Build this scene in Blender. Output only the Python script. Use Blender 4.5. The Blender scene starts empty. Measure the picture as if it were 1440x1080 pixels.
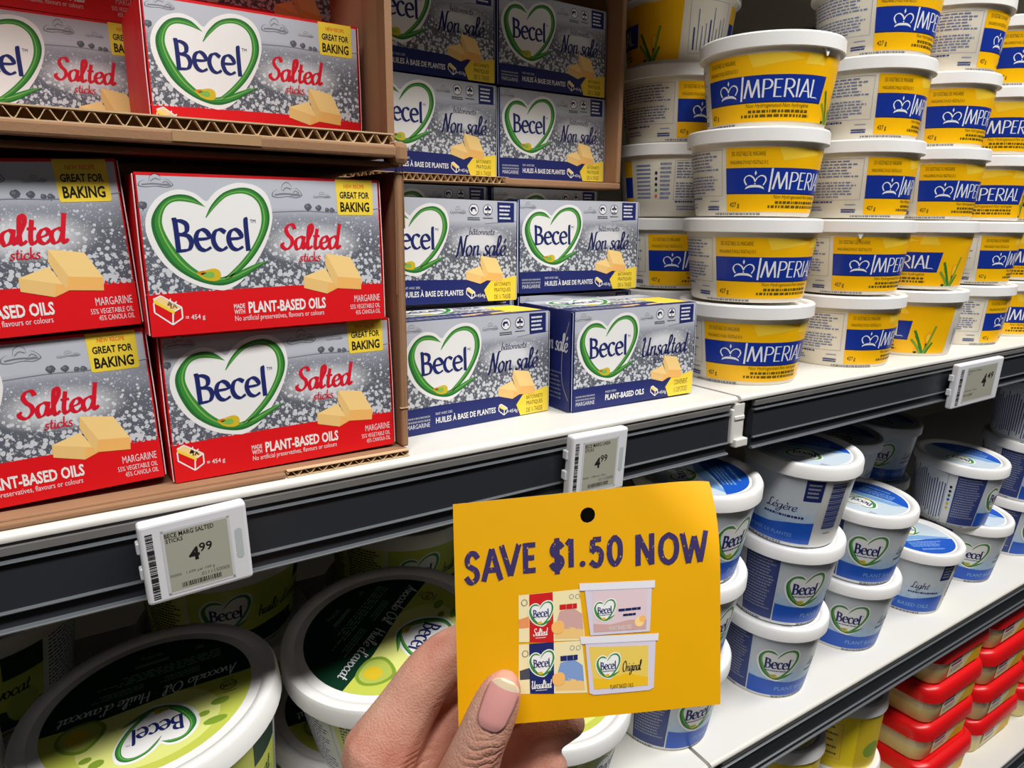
import bpy, bmesh, math, random
from mathutils import Vector, Matrix
from mathutils.geometry import tessellate_polygon

random.seed(7)
SC = bpy.context.scene
COL = SC.collection
PI = math.pi

# ------------------------------------------------------------------ camera
CAM = Vector((-0.0509, -0.3887, 0.1293))
R_ = Vector((0.8321, -0.5545, 0.0092)); U_ = Vector((0.1141, 0.1875, 0.9756)); F_ = Vector((0.5427, 0.8108, -0.2193))
cd = bpy.data.cameras.new('camera'); cam = bpy.data.objects.new('camera', cd); COL.objects.link(cam)
cd.sensor_fit = 'HORIZONTAL'; cd.sensor_width = 36.0; cd.lens = 25.39; cd.clip_start = 0.01
cam.matrix_world = Matrix(((R_.x, U_.x, -F_.x, CAM.x), (R_.y, U_.y, -F_.y, CAM.y), (R_.z, U_.z, -F_.z, CAM.z), (0, 0, 0, 1)))
SC.camera = cam

# ------------------------------------------------------------------ light
w = bpy.data.worlds.new('store'); SC.world = w; w.use_nodes = True
w.node_tree.nodes['Background'].inputs[0].default_value = (0.95, 0.97, 1.0, 1)
w.node_tree.nodes['Background'].inputs[1].default_value = 0.022

def area(name, loc, target, sx, sy, power, col=(1, 1, 1)):
    l = bpy.data.lights.new(name, 'AREA'); l.shape = 'RECTANGLE'; l.size = sx; l.size_y = sy; l.energy = power; l.color = col
    o = bpy.data.objects.new(name, l); COL.objects.link(o); o.location = loc
    o.rotation_euler = (Vector(target) - Vector(loc)).to_track_quat('-Z', 'Y').to_euler()
    return o

area('aisle_ceiling_light', (0.6, -0.85, 1.60), (0.55, 0.0, -0.05), 3.4, 0.26, 84, (1.0, 0.985, 0.955))
area('aisle_ceiling_light', (0.2, -2.6, 1.9), (0.3, 0.0, -0.2), 3.2, 0.6, 3.5, (1.0, 0.98, 0.95))
SC.view_settings.view_transform = 'Standard'
SC.view_settings.look = 'None'
SC.view_settings.exposure = -0.1
SC.view_settings.gamma = 1.0
SC.view_settings.use_curve_mapping = False

# ------------------------------------------------------------------ materials
def lin(c):
    return tuple((v / 255 / 12.92 if v / 255 <= 0.04045 else ((v / 255 + 0.055) / 1.055) ** 2.4) for v in c) + (1,)

MATS = {}
def mat(name, rgb, rough=0.45, spec=0.4, vary=0.0, vscale=60, bump=0.0, bscale=300, metal=0.0, coat=0.0, sss=0.0, trans=0.0):
    if name in MATS: return MATS[name]
    m = bpy.data.materials.new(name); m.use_nodes = True
    nt = m.node_tree; b = nt.nodes['Principled BSDF']
    c = lin(rgb)
    b.inputs['Base Color'].default_value = c
    b.inputs['Roughness'].default_value = rough
    b.inputs['Specular IOR Level'].default_value = spec
    b.inputs['Metallic'].default_value = metal
    b.inputs['Coat Weight'].default_value = coat
    b.inputs['Transmission Weight'].default_value = trans
    if sss:
        b.inputs['Subsurface Weight'].default_value = sss
        b.inputs['Subsurface Radius'].default_value = (0.006, 0.003, 0.0015)
    if vary or bump:
        tc = nt.nodes.new('ShaderNodeTexCoord')
        if vary:
            n = nt.nodes.new('ShaderNodeTexNoise'); n.inputs['Scale'].default_value = vscale; n.inputs['Detail'].default_value = 4
            nt.links.new(tc.outputs['Object'], n.inputs['Vector'])
            mx = nt.nodes.new('ShaderNodeMix'); mx.data_type = 'RGBA'
            mx.inputs['A'].default_value = tuple(min(1, v * (1 + vary)) for v in c[:3]) + (1,)
            mx.inputs['B'].default_value = tuple(v * (1 - vary) for v in c[:3]) + (1,)
            nt.links.new(n.outputs['Fac'], mx.inputs['Factor']); nt.links.new(mx.outputs['Result'], b.inputs['Base Color'])
        if bump:
            n2 = nt.nodes.new('ShaderNodeTexNoise'); n2.inputs['Scale'].default_value = bscale; n2.inputs['Detail'].default_value = 3
            nt.links.new(tc.outputs['Object'], n2.inputs['Vector'])
            bp = nt.nodes.new('ShaderNodeBump'); bp.inputs['Strength'].default_value = bump; bp.inputs['Distance'].default_value = 0.001
            nt.links.new(n2.outputs['Fac'], bp.inputs['Height']); nt.links.new(bp.outputs['Normal'], b.inputs['Normal'])
    MATS[name] = m
    return m

def P_(n): return MATS[n]

# printed inks
mat('ink_white', (238, 236, 234)); mat('ink_offwhite', (222, 222, 226)); mat('ink_red', (224, 18, 26)); mat('ink_scarlet', (214, 22, 44))
mat('ink_navy', (30, 40, 104)); mat('ink_deepnavy', (24, 30, 84)); mat('ink_yellow', (246, 214, 66)); mat('ink_black', (24, 24, 26))
mat('ink_green', (58, 138, 58)); mat('ink_darkgreen', (38, 108, 48)); mat('ink_lightgreen', (128, 184, 84)); mat('ink_gold', (214, 184, 40)); mat('ink_amber', (200, 128, 30))
mat('ink_orange', (226, 98, 30)); mat('ink_grey', (122, 124, 134)); mat('ink_midgrey', (150, 152, 160)); mat('ink_darkgrey', (74, 76, 86))
mat('butter_top', (252, 214, 140)); mat('butter_front', (246, 186, 104)); mat('butter_side', (238, 196, 124))
mat('imp_yellow', (252, 190, 8), 0.33); mat('imp_lightyellow', (250, 208, 60), 0.33); mat('imp_blue', (22, 52, 152), 0.33); mat('imp_text', (96, 82, 20), 0.4); mat('imp_white', (236, 238, 240), 0.35)
mat('ing_blue', (116, 128, 170), 0.4); mat('leaf_green', (52, 128, 40), 0.4); mat('crocus', (250, 170, 20), 0.4)
mat('light_sky', (196, 210, 222), 0.35); mat('light_blue', (122, 166, 214), 0.35); mat('light_royal', (28, 86, 190), 0.33); mat('ing_navy', (52, 66, 126), 0.4)
mat('lime', (196, 204, 84), 0.4); mat('lime_pale', (222, 226, 132), 0.4); mat('forest', (12, 52, 34), 0.4); mat('avocado_flesh', (178, 190, 84), 0.4); mat('mint_text', (120, 160, 140), 0.4); mat('avocado_leaf', (128, 158, 50), 0.4)
# plastics, boards, fittings
mat('tub_cream', (238, 230, 212), 0.3, 0.5, sss=0.0); mat('lid_white', (240, 238, 236), 0.34, 0.5, bump=0.04, bscale=200); mat('tub_white', (234, 234, 230), 0.32, 0.5)
mat('card_red', (216, 16, 24), 0.5); mat('card_navy', (34, 44, 112), 0.45); mat('card_edge', (232, 196, 196), 0.7); mat('card_edge_blue', (200, 206, 222), 0.7)
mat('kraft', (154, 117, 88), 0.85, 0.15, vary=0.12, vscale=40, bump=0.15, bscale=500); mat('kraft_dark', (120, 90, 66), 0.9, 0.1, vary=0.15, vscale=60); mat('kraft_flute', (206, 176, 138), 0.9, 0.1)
mat('shelf_white', (222, 220, 214), 0.42, 0.5, vary=0.03, vscale=12, bump=0.05, bscale=150); mat('lip_white', (220, 217, 210), 0.3, 0.5, vary=0.04, vscale=30)
mat('rail_dark', (40, 43, 48), 0.38, 0.5, vary=0.08, vscale=25); mat('rail_ridge_glint', (84, 88, 92), 0.32, 0.5); mat('rail_metal', (118, 116, 114), 0.42, 0.5, vary=0.25, vscale=45); mat('clip_white', (214, 212, 206), 0.45)  # rail ridges lighter than the rail: glossy bevel highlight painted into their grey
mat('esl_white', (226, 226, 230), 0.35, 0.5); mat('esl_screen', (172, 172, 156), 0.28, 0.5); mat('esl_ink', (28, 28, 28), 0.5); mat('esl_ink_soft', (96, 96, 90), 0.5); mat('esl_window', (186, 196, 196), 0.25)
mat('case_back', (128, 120, 106), 0.6, vary=0.1, vscale=8); mat('case_dark', (40, 38, 36), 0.7)
mat('coupon', (230, 168, 0), 0.42, 0.4, vary=0.02, vscale=80); mat('coupon_core', (240, 236, 226), 0.8)
mat('coupon_ink', (52, 38, 92), 0.6); mat('photo_cream', (240, 226, 176)); mat('photo_orange', (232, 150, 92)); mat('photo_red', (204, 28, 30)); mat('photo_blue', (128, 156, 206)); mat('photo_pink', (222, 198, 204)); mat('photo_rose', (206, 164, 158)); mat('photo_tub', (214, 206, 222)); mat('photo_lid', (228, 226, 232)); mat('photo_gold', (238, 188, 30)); mat('photo_paleyellow', (232, 200, 92))
mat('red_lid', (226, 22, 26), 0.3, 0.5); mat('clear_tub', (226, 206, 172), 0.25, 0.5); mat('spread', (240, 222, 150), 0.4); mat('spread_pink', (226, 184, 150), 0.35); mat('mag_text', (150, 60, 90))
mat('tub_yellow', (240, 214, 30), 0.35)
mat('nail', (232, 164, 158), 0.22, 0.5, coat=0.4); mat('nail_tip', (236, 214, 178), 0.25, 0.5); mat('nail_moon', (236, 190, 184), 0.25)

def worn_ink():
    m = mat('coupon_ink', (52, 38, 92)); nt = m.node_tree; b = nt.nodes['Principled BSDF']
    tc = nt.nodes.new('ShaderNodeTexCoord'); n = nt.nodes.new('ShaderNodeTexNoise'); n.inputs['Scale'].default_value = 900; n.inputs['Detail'].default_value = 3
    nt.links.new(tc.outputs['Object'], n.inputs['Vector'])
    r = nt.nodes.new('ShaderNodeValToRGB'); r.color_ramp.elements[0].position = 0.655; r.color_ramp.elements[1].position = 0.70
    r.color_ramp.elements[0].color = lin((52, 38, 92)); r.color_ramp.elements[1].color = lin((214, 168, 60))
    nt.links.new(n.outputs['Fac'], r.inputs['Fac']); nt.links.new(r.outputs['Color'], b.inputs['Base Color'])
worn_ink()

def skin_mat():
    m = mat('skin', (206, 152, 130), 0.48, 0.35, sss=0.12); nt = m.node_tree; b = nt.nodes['Principled BSDF']
    tc = nt.nodes.new('ShaderNodeTexCoord'); n = nt.nodes.new('ShaderNodeTexNoise'); n.inputs['Scale'].default_value = 45; n.inputs['Detail'].default_value = 5
    nt.links.new(tc.outputs['Object'], n.inputs['Vector'])
    r = nt.nodes.new('ShaderNodeValToRGB'); r.color_ramp.elements[0].position = 0.3; r.color_ramp.elements[1].position = 0.72
    r.color_ramp.elements[0].color = lin((206, 136, 116)); r.color_ramp.elements[1].color = lin((232, 182, 158))
    nt.links.new(n.outputs['Fac'], r.inputs['Fac']); nt.links.new(r.outputs['Color'], b.inputs['Base Color'])
    v = nt.nodes.new('ShaderNodeTexVoronoi'); v.inputs['Scale'].default_value = 1100
    nt.links.new(tc.outputs['Object'], v.inputs['Vector'])
    n3 = nt.nodes.new('ShaderNodeTexNoise'); n3.inputs['Scale'].default_value = 260; n3.inputs['Detail'].default_value = 6
    nt.links.new(tc.outputs['Object'], n3.inputs['Vector'])
    ad = nt.nodes.new('ShaderNodeMath'); ad.operation = 'ADD'
    nt.links.new(v.outputs['Distance'], ad.inputs[0]); nt.links.new(n3.outputs['Fac'], ad.inputs[1])
    # creases over the joints
    wv = nt.nodes.new('ShaderNodeTexWave'); wv.bands_direction = 'Z'; wv.inputs['Scale'].default_value = 95; wv.inputs['Distortion'].default_value = 7; wv.inputs['Detail'].default_value = 3; wv.inputs['Detail Scale'].default_value = 1.4
    nt.links.new(tc.outputs['Object'], wv.inputs['Vector'])
    tot = None
    for pt, rr in (((.0610, -.2070, -.0500), .0105), ((.0560, -.1660, -.0790), .012), ((.0690, -.1690, -.0560), .008)):
        dn = nt.nodes.new('ShaderNodeVectorMath'); dn.operation = 'DISTANCE'; dn.inputs[1].default_value = pt; nt.links.new(tc.outputs['Object'], dn.inputs[0])
        mr = nt.nodes.new('ShaderNodeMapRange'); mr.inputs[1].default_value = rr * .4; mr.inputs[2].default_value = rr; mr.inputs[3].default_value = 1; mr.inputs[4].default_value = 0; nt.links.new(dn.outputs['Value'], mr.inputs[0])
        if tot is None: tot = mr.outputs[0]
        else:
            mm = nt.nodes.new('ShaderNodeMath'); mm.operation = 'MAXIMUM'; nt.links.new(tot, mm.inputs[0]); nt.links.new(mr.outputs[0], mm.inputs[1]); tot = mm.outputs[0]
    pw = nt.nodes.new('ShaderNodeMath'); pw.operation = 'POWER'; nt.links.new(wv.outputs['Fac'], pw.inputs[0]); pw.inputs[1].default_value = .35
    cm = nt.nodes.new('ShaderNodeMath'); cm.operation = 'MULTIPLY'; nt.links.new(pw.outputs[0], cm.inputs[0]); nt.links.new(tot, cm.inputs[1])
    c2 = nt.nodes.new('ShaderNodeMath'); c2.operation = 'MULTIPLY_ADD'; nt.links.new(cm.outputs[0], c2.inputs[0]); c2.inputs[1].default_value = 2.2; nt.links.new(ad.outputs[0], c2.inputs[2]); ad = c2
    bp = nt.nodes.new('ShaderNodeBump'); bp.inputs['Strength'].default_value = 0.35; bp.inputs['Distance'].default_value = 0.0005
    nt.links.new(ad.outputs[0], bp.inputs['Height']); nt.links.new(bp.outputs['Normal'], b.inputs['Normal'])
skin_mat()

def field_mat(name, glow_u, glow_v, sky=(190, 193, 203)):
    """printed engraving of a flower meadow: pale sky, fine grey field, white blossoms growing towards the bottom"""
    m = bpy.data.materials.new(name); m.use_nodes = True; nt = m.node_tree; b = nt.nodes['Principled BSDF']; L = nt.links.new
    b.inputs['Roughness'].default_value = 0.45; b.inputs['Specular IOR Level'].default_value = 0.4
    uv = nt.nodes.new('ShaderNodeUVMap'); sep = nt.nodes.new('ShaderNodeSeparateXYZ'); L(uv.outputs['UV'], sep.inputs[0])
    mp = nt.nodes.new('ShaderNodeMapping'); mp.inputs['Scale'].default_value = (1.6, 1.0, 1.0); L(uv.outputs['UV'], mp.inputs['Vector'])
    def M(op, a, b_=None, clamp=False):
        n = nt.nodes.new('ShaderNodeMath'); n.operation = op; n.use_clamp = clamp
        for i, x in enumerate((a, b_)):
            if x is None: continue
            if isinstance(x, (int, float)): n.inputs[i].default_value = x
            else: L(x, n.inputs[i])
        return n.outputs[0]
    def MR(x, a, b_, c, d):
        n = nt.nodes.new('ShaderNodeMapRange'); n.inputs[1].default_value = a; n.inputs[2].default_value = b_; n.inputs[3].default_value = c; n.inputs[4].default_value = d
        L(x, n.inputs[0]); return n.outputs[0]
    v = sep.outputs[1]
    vo = nt.nodes.new('ShaderNodeTexVoronoi'); vo.inputs['Scale'].default_value = 30; L(mp.outputs[0], vo.inputs['Vector'])
    vs = nt.nodes.new('ShaderNodeTexVoronoi'); vs.inputs['Scale'].default_value = 62; L(mp.outputs[0], vs.inputs['Vector'])
    no = nt.nodes.new('ShaderNodeTexNoise'); no.inputs['Scale'].default_value = 26; no.inputs['Detail'].default_value = 3; L(mp.outputs[0], no.inputs['Vector'])
    fine = nt.nodes.new('ShaderNodeTexNoise'); fine.inputs['Scale'].default_value = 170; L(mp.outputs[0], fine.inputs['Vector'])
    rad = MR(v, 0.22, 0.68, 0.56, 0.22)
    big = M('MULTIPLY', M('LESS_THAN', vo.outputs['Distance'], rad), M('GREATER_THAN', no.outputs['Fac'], 0.36))
    sm = M('LESS_THAN', vs.outputs['Distance'], MR(v, 0.2, 0.78, 0.30, 0.26))
    dots = M('MAXIMUM', M('MULTIPLY', big, 0.9), M('MULTIPLY', sm, 0.55))
    fm = MR(v, 0.70, 0.78, 1.0, 0.0)
    base = nt.nodes.new('ShaderNodeValToRGB'); e = base.color_ramp.elements
    e[0].position = 0.25; e[0].color = lin((84, 87, 98)); e[1].position = 0.80; e[1].color = lin(sky)
    x = e.new(0.58); x.color = lin((100, 103, 114)); x = e.new(0.735); x.color = lin((150, 153, 164))
    L(v, base.inputs[0])
    mx = nt.nodes.new('ShaderNodeMix'); mx.data_type = 'RGBA'; L(base.outputs[0], mx.inputs['A']); mx.inputs['B'].default_value = lin((214, 216, 222))
    f = M('MULTIPLY', M('ADD', dots, M('MULTIPLY', M('SUBTRACT', fine.outputs['Fac'], 0.5), 0.5)), fm, True)
    L(f, mx.inputs['Factor'])
    du = M('MULTIPLY', M('SUBTRACT', sep.outputs[0], glow_u), 1.0); dv = M('MULTIPLY', M('SUBTRACT', v, glow_v), 1.55)
    d = M('SQRT', M('ADD', M('MULTIPLY', du, du), M('MULTIPLY', dv, dv)))
    gl = MR(M('ADD', d, M('MULTIPLY', M('SUBTRACT', fine.outputs['Fac'], 0.5), 0.06)), 0.09, 0.23, 0.96, 0.0)
    mx2 = nt.nodes.new('ShaderNodeMix'); mx2.data_type = 'RGBA'; L(mx.outputs['Result'], mx2.inputs['A']); mx2.inputs['B'].default_value = lin((222, 222, 226)); L(gl, mx2.inputs['Factor'])
    L(mx2.outputs['Result'], b.inputs['Base Color'])
    MATS[name] = m
field_mat('meadow_red', 0.68, 0.56)
field_mat('meadow_blue', 0.72, 0.60)

def water_mat():
    m = mat('light_panel', (180, 200, 220), 0.33); nt = m.node_tree; b = nt.nodes['Principled BSDF']; L = nt.links.new
    uv = nt.nodes.new('ShaderNodeUVMap'); sep = nt.nodes.new('ShaderNodeSeparateXYZ'); L(uv.outputs['UV'], sep.inputs[0])
    n = nt.nodes.new('ShaderNodeTexNoise'); n.inputs['Scale'].default_value = 160; n.inputs['Detail'].default_value = 5; L(uv.outputs['UV'], n.inputs['Vector'])
    mr = nt.nodes.new('ShaderNodeMapRange'); mr.inputs[1].default_value = 0.004; mr.inputs[2].default_value = 0.062; L(sep.outputs[1], mr.inputs[0])
    ad = nt.nodes.new('ShaderNodeMath'); ad.operation = 'MULTIPLY_ADD'; L(n.outputs['Fac'], ad.inputs[0]); ad.inputs[1].default_value = 0.5; L(mr.outputs[0], ad.inputs[2])
    r = nt.nodes.new('ShaderNodeValToRGB'); e = r.color_ramp.elements
    e[0].position = 0.35; e[0].color = lin((104, 156, 212)); e[1].position = 1.0; e[1].color = lin((206, 212, 216))
    x = e.new(0.62); x.color = lin((168, 196, 222)); L(ad.outputs[0], r.inputs[0]); L(r.outputs[0], b.inputs['Base Color'])
water_mat()

# ------------------------------------------------------------------ object helpers
def props(o, label=None, cat=None, group=None, kind=None):
    if label: o['label'] = label
    if cat: o['category'] = cat
    if group: o['group'] = group
    if kind: o['kind'] = kind
    return o

def mesh(name, verts, faces, mats, midx=None, smooth=False, uvs=None):
    me = bpy.data.meshes.new(name); me.from_pydata([tuple(v) for v in verts], [], faces)
    for m in (mats if isinstance(mats, (list, tuple)) else [mats]): me.materials.append(MATS[m])
    if midx: me.polygons.foreach_set('material_index', midx)
    if smooth: me.polygons.foreach_set('use_smooth', [True] * len(me.polygons))
    if uvs:
        lay = me.uv_layers.new(name='UVMap')
        for l in me.loops: lay.data[l.index].uv = uvs[l.vertex_index]
    me.update(); return me

def obj(name, me, parent=None, loc=None, rot=None):
    o = bpy.data.objects.new(name, me); COL.objects.link(o)
    if parent: o.parent = parent
    if loc: o.location = loc
    if rot: o.rotation_euler = rot
    return o

def thing(name, label, cat, loc=(0, 0, 0), group=None, rot=None, mode=None):
    o = bpy.data.objects.new(name, None); COL.objects.link(o); o.empty_display_size = 0.02
    o.location = loc
    if mode: o.rotation_mode = mode
    if rot: o.rotation_euler = rot
    return props(o, label, cat, group)

def box_geo(x0, y0, z0, x1, y1, z1):
    v = [(x0, y0, z0), (x1, y0, z0), (x1, y1, z0), (x0, y1, z0), (x0, y0, z1), (x1, y0, z1), (x1, y1, z1), (x0, y1, z1)]
    f = [(0, 3, 2, 1), (4, 5, 6, 7), (0, 1, 5, 4), (1, 2, 6, 5), (2, 3, 7, 6), (3, 0, 4, 7)]
    return v, f

def bevbox(name, x0, y0, z0, x1, y1, z1, m, bev=0.0008, seg=2):
    v, f = box_geo(x0, y0, z0, x1, y1, z1)
    me = mesh(name, v, f, m); bm = bmesh.new(); bm.from_mesh(me)
    bmesh.ops.bevel(bm, geom=bm.edges[:], offset=bev, segments=seg, affect='EDGES', profile=0.5)
    bm.to_mesh(me); bm.free(); return me

def lathe(name, prof, mats, seg=64, mid=None, smooth=True):
    """prof: list of (radius, z); mid: material index for each ring gap"""
    v = []; f = []; mi = []
    for (r, z) in prof:
        for k in range(seg):
            a = 2 * PI * k / seg; v.append((r * math.cos(a), r * math.sin(a), z))
    for i in range(len(prof) - 1):
        for k in range(seg):
            a, b = i * seg + k, i * seg + (k + 1) % seg
            f.append((a, b, b + seg, a + seg)); mi.append(mid[i] if mid else 0)
    n = len(v)
    if prof[0][0] > 1e-6:
        f.append(tuple(reversed(range(seg)))); mi.append(mid[0] if mid else 0)
    if prof[-1][0] > 1e-6:
        f.append(tuple(range(n - seg, n))); mi.append(mid[-1] if mid else 0)
    me = mesh(name, v, f, mats, mi)
    if smooth:
        me.polygons.foreach_set('use_smooth', [len(p.vertices) == 4 for p in me.polygons])
        me.set_sharp_from_angle(angle=math.radians(40))
    return me

def extrude_x(name, prof, x0, x1, m, closed=True, smooth=False):
    """prof: (y, z) outline extruded along x"""
    n = len(prof); v = [(x0, y, z) for y, z in prof] + [(x1, y, z) for y, z in prof]
    f = [(i, i + n, (i + 1) % n + n, (i + 1) % n) for i in range(n if closed else n - 1)]
    if closed: f += [tuple(range(n)), tuple(reversed(range(n, 2 * n)))]
    me = mesh(name, v, f, m)
    if smooth: me.polygons.foreach_set('use_smooth', [len(p.vertices) == 4 for p in me.polygons]); me.set_sharp_from_angle(angle=math.radians(40))
    return me

# ------------------------------------------------------------------ lettering and print
_tcache = {}
def text_geo(s, bold=0.0, res=2):
    k = (s, bold, res)
    if k in _tcache: return _tcache[k]
    cu = bpy.data.curves.new('t', 'FONT'); cu.body = s; cu.resolution_u = res; cu.offset = bold; cu.fill_mode = 'FRONT'
    o = bpy.data.objects.new('t', cu); COL.objects.link(o)
    me = bpy.data.meshes.new_from_object(o.evaluated_get(bpy.context.evaluated_depsgraph_get()))
    v = [(p.co.x, p.co.y) for p in me.vertices]; f = [tuple(p.vertices) for p in me.polygons]
    bpy.data.objects.remove(o); bpy.data.curves.remove(cu); bpy.data.meshes.remove(me)
    _tcache[k] = (v, f); return v, f

def spline(pts, n=7, closed=False):
    if len(pts) == 2: return list(pts)
    out = []; N = len(pts)
    for i in range(N if closed else N - 1):
        g = (lambda k: pts[k % N]) if closed else (lambda k: pts[max(0, min(N - 1, k))])
        p0, p1, p2, p3 = g(i - 1), g(i), g(i + 1), g(i + 2)
        for j in range(n):
            t = j / n; q = []
            for a in range(len(p1)):
                q.append(0.5 * (2 * p1[a] + (p2[a] - p0[a]) * t + (2 * p0[a] - 5 * p1[a] + 4 * p2[a] - p3[a]) * t * t + (3 * p1[a] - p0[a] - 3 * p2[a] + p3[a]) * t ** 3))
            out.append(tuple(q))
    if not closed: out.append(tuple(pts[-1]))
    return out

SCRIPT = {
 'a': (11, [[(9, 8), (6, 10), (2, 8), (1, 4), (3, 0), (7, 2), (9, 9)], [(9, 10), (8.5, 4), (9.5, .5), (12, 2)]]),
 'b': (10, [[(2, 20), (2, 6), (2.5, 1), (5, 0), (8, 3), (8, 7), (6, 9.5), (3, 8)]]),
 'c': (9, [[(8, 8), (6, 10), (2.5, 8), (1, 4), (3, .5), (6, 0), (9, 2.5)]]),
 'd': (12, [[(9, 8), (6, 10), (2, 8), (1, 4), (3, 0), (7, 2), (9.5, 9)], [(10, 20), (9.2, 8), (9, 2), (10.5, 0), (12.5, 2)]]),
 'e': (9, [[(1, 4), (6, 5.5), (8, 8), (6, 10), (3, 9), (1, 5), (2.5, 1), (6, 0), (9, 2.5)]]),
 'g': (11, [[(9, 8), (6, 10), (2, 8), (1, 4), (3, 1), (7, 2.5), (9, 9)], [(9, 10), (8.5, 0), (6, -6), (2, -7), (1, -4), (6, -1), (11, 2)]]),
 'h': (11, [[(2, 20), (2, 0)], [(2, 6), (5, 9.5), (8, 9), (8, 3), (9, .5), (11, 2)]]),
 'i': (5.5, [[(2, 10), (2, 2), (3.5, 0), (5.5, 2)], [(2.2, 13.6), (2.6, 15)]]),
 'k': (9, [[(2, 20), (2, 0)], [(8, 9.5), (2.5, 4.6)], [(3.6, 5.4), (7, .5), (9, 2)]]),
 'l': (6.5, [[(0, 3), (5, 13), (5.5, 18), (3.5, 20), (2, 17), (2, 4), (3.5, 0), (6.5, 2)]]),
 'n': (11, [[(2, 10), (2, 0)], [(2, 6), (5, 9.5), (8, 9), (8, 3), (9, .5), (11, 2)]]),
 'o': (10, [[(5, 10), (2, 8), (1, 4), (3, .4), (6, .4), (8.5, 4), (8, 8), (5, 10)]]),
 'r': (7, [[(2, 10), (2, 0)], [(2, 6), (4, 9), (7, 9.5)]]),
 's': (8, [[(7, 9), (4, 10), (2.5, 8), (4, 5.5), (6.5, 3.5), (6, .8), (3, 0), (.5, 1.5)]]),
 't': (7.5, [[(4, 16), (3, 4), (4.5, 0), (7.5, 2)], [(.5, 10.5), (7, 10.5)]]),
 'u': (11, [[(2, 10), (1.5, 4), (3, .5), (6, 1.5), (8.5, 9)], [(8.5, 10), (8.5, 3), (9.5, .5), (11.5, 2)]]),
 'v': (9, [[(1, 9.5), (3, 9), (4.5, 0), (8, 6), (8.5, 10)]]),
 'S': (12, [[(11, 17), (9, 20), (5, 19.5), (3, 16), (5, 12), (9, 8.5), (9.5, 4), (6, .3), (2, 1), (0, 3.5), (1.5, 5)]]),
 'U': (15, [[(0, 17), (2.5, 19.5), (3.5, 16), (2.5, 6), (4.5, .5), (8, 1), (11, 7), (12, 19)], [(12, 19), (11.2, 5), (12.5, .5), (14.5, 2)]]),
 'N': (13.5, [[(0, 0), (1.5, 1), (3.5, 19)], [(3.5, 19), (10, 0)], [(10, 0), (11.5, 18), (14, 20)]]),
 'L': (10, [[(8, 18), (6, 20), (4, 17), (4, 5), (2, .5), (0, 1.5), (2, 2.5), (7, .5), (11, 2)]]),
 'O': (16, [[(9, 20), (4, 17), (1, 9), (4, 1), (9, 0), (13.5, 6), (14, 14), (9, 20), (6, 18)]]),
 'A': (11.5, [[(0, 0), (2, 1), (8, 20)], [(8, 20), (9.5, 0)], [(2.5, 7), (9.2, 7)]]),
 'H': (13, [[(2, 20), (2, 0)], [(11, 20), (10.5, 0)], [(2, 10), (11, 10.5)]]),
 "'": (4, [[(2.4, 20), (1.6, 16)]]), '.': (7, [[(3, 7), (3.8, 7)]]), ' ': (6, []),
}
for ch, b_, ac in (('é', 'e', [(5, 13), (7.5, 17)]), ('è', 'e', [(6.5, 13), (4, 17)]), ('â', 'a', [(3, 13), (5.5, 16), (8, 13)])):
    SCRIPT[ch] = (SCRIPT[b_][0], SCRIPT[b_][1] + [ac])
BRAND = {
 'B': (10.8, [[(1, 14.6), (2, 13.6), (2.1, 0)], [(1.6, 14), (5, 14), (7.8, 12.4), (7.4, 9.2), (4, 7.8), (2.4, 7.8)], [(3.6, 7.8), (8, 7), (9.4, 4), (7.8, .9), (4, 0.2), (1.4, .2)]]),
 'e': (9.4, [[(1.8, 5.4), (8.2, 6.0), (7.8, 8.6), (5.2, 10), (2.4, 8.6), (1.2, 5.2), (2.5, 1.5), (5.5, .2), (8.6, 1.4)]]),
 'c': (8.6, [[(8, 8.8), (5.5, 10), (2.6, 8.8), (1.2, 5), (2.6, 1.4), (5.5, .2), (8.2, 1.4)]]),
 'l': (4, [[(3.4, 15.2), (2.5, 13.6), (2.4, 0)]]),
}
ROMAN = {
 'M': (9, [[(.3, 0), (2, 10)], [(2, 10), (4.3, .3)], [(4.3, .3), (6.8, 10)], [(6.8, 10), (8.2, 0)]]),
 'P': (5.8, [[(1, 0), (1, 10)], [(1, 9.8), (3.8, 9.6), (5.2, 7.6), (4.2, 5.2), (1, 4.6)]]),
 'E': (5.4, [[(1, 0), (1, 10)], [(1, 9.7), (4.5, 9.7)], [(1, 5.2), (4, 5.2)], [(1, .3), (4.8, .3)]]),
 'R': (6.4, [[(1, 0), (1, 10)], [(1, 9.8), (3.8, 9.6), (5.2, 7.6), (4.2, 5.2), (1, 4.6)], [(2.4, 4.8), (6, 0)]]),
 'I': (2.4, [[(1, 0), (1, 10)]]), 'A': (6.2, [[(.2, 0), (3.2, 10)], [(3.2, 10), (6, 0)], [(1.3, 3.4), (4.9, 3.4)]]),
 'L': (5, [[(1, 10), (1, .3)], [(1, .3), (4.9, .3)]]),
}
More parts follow.
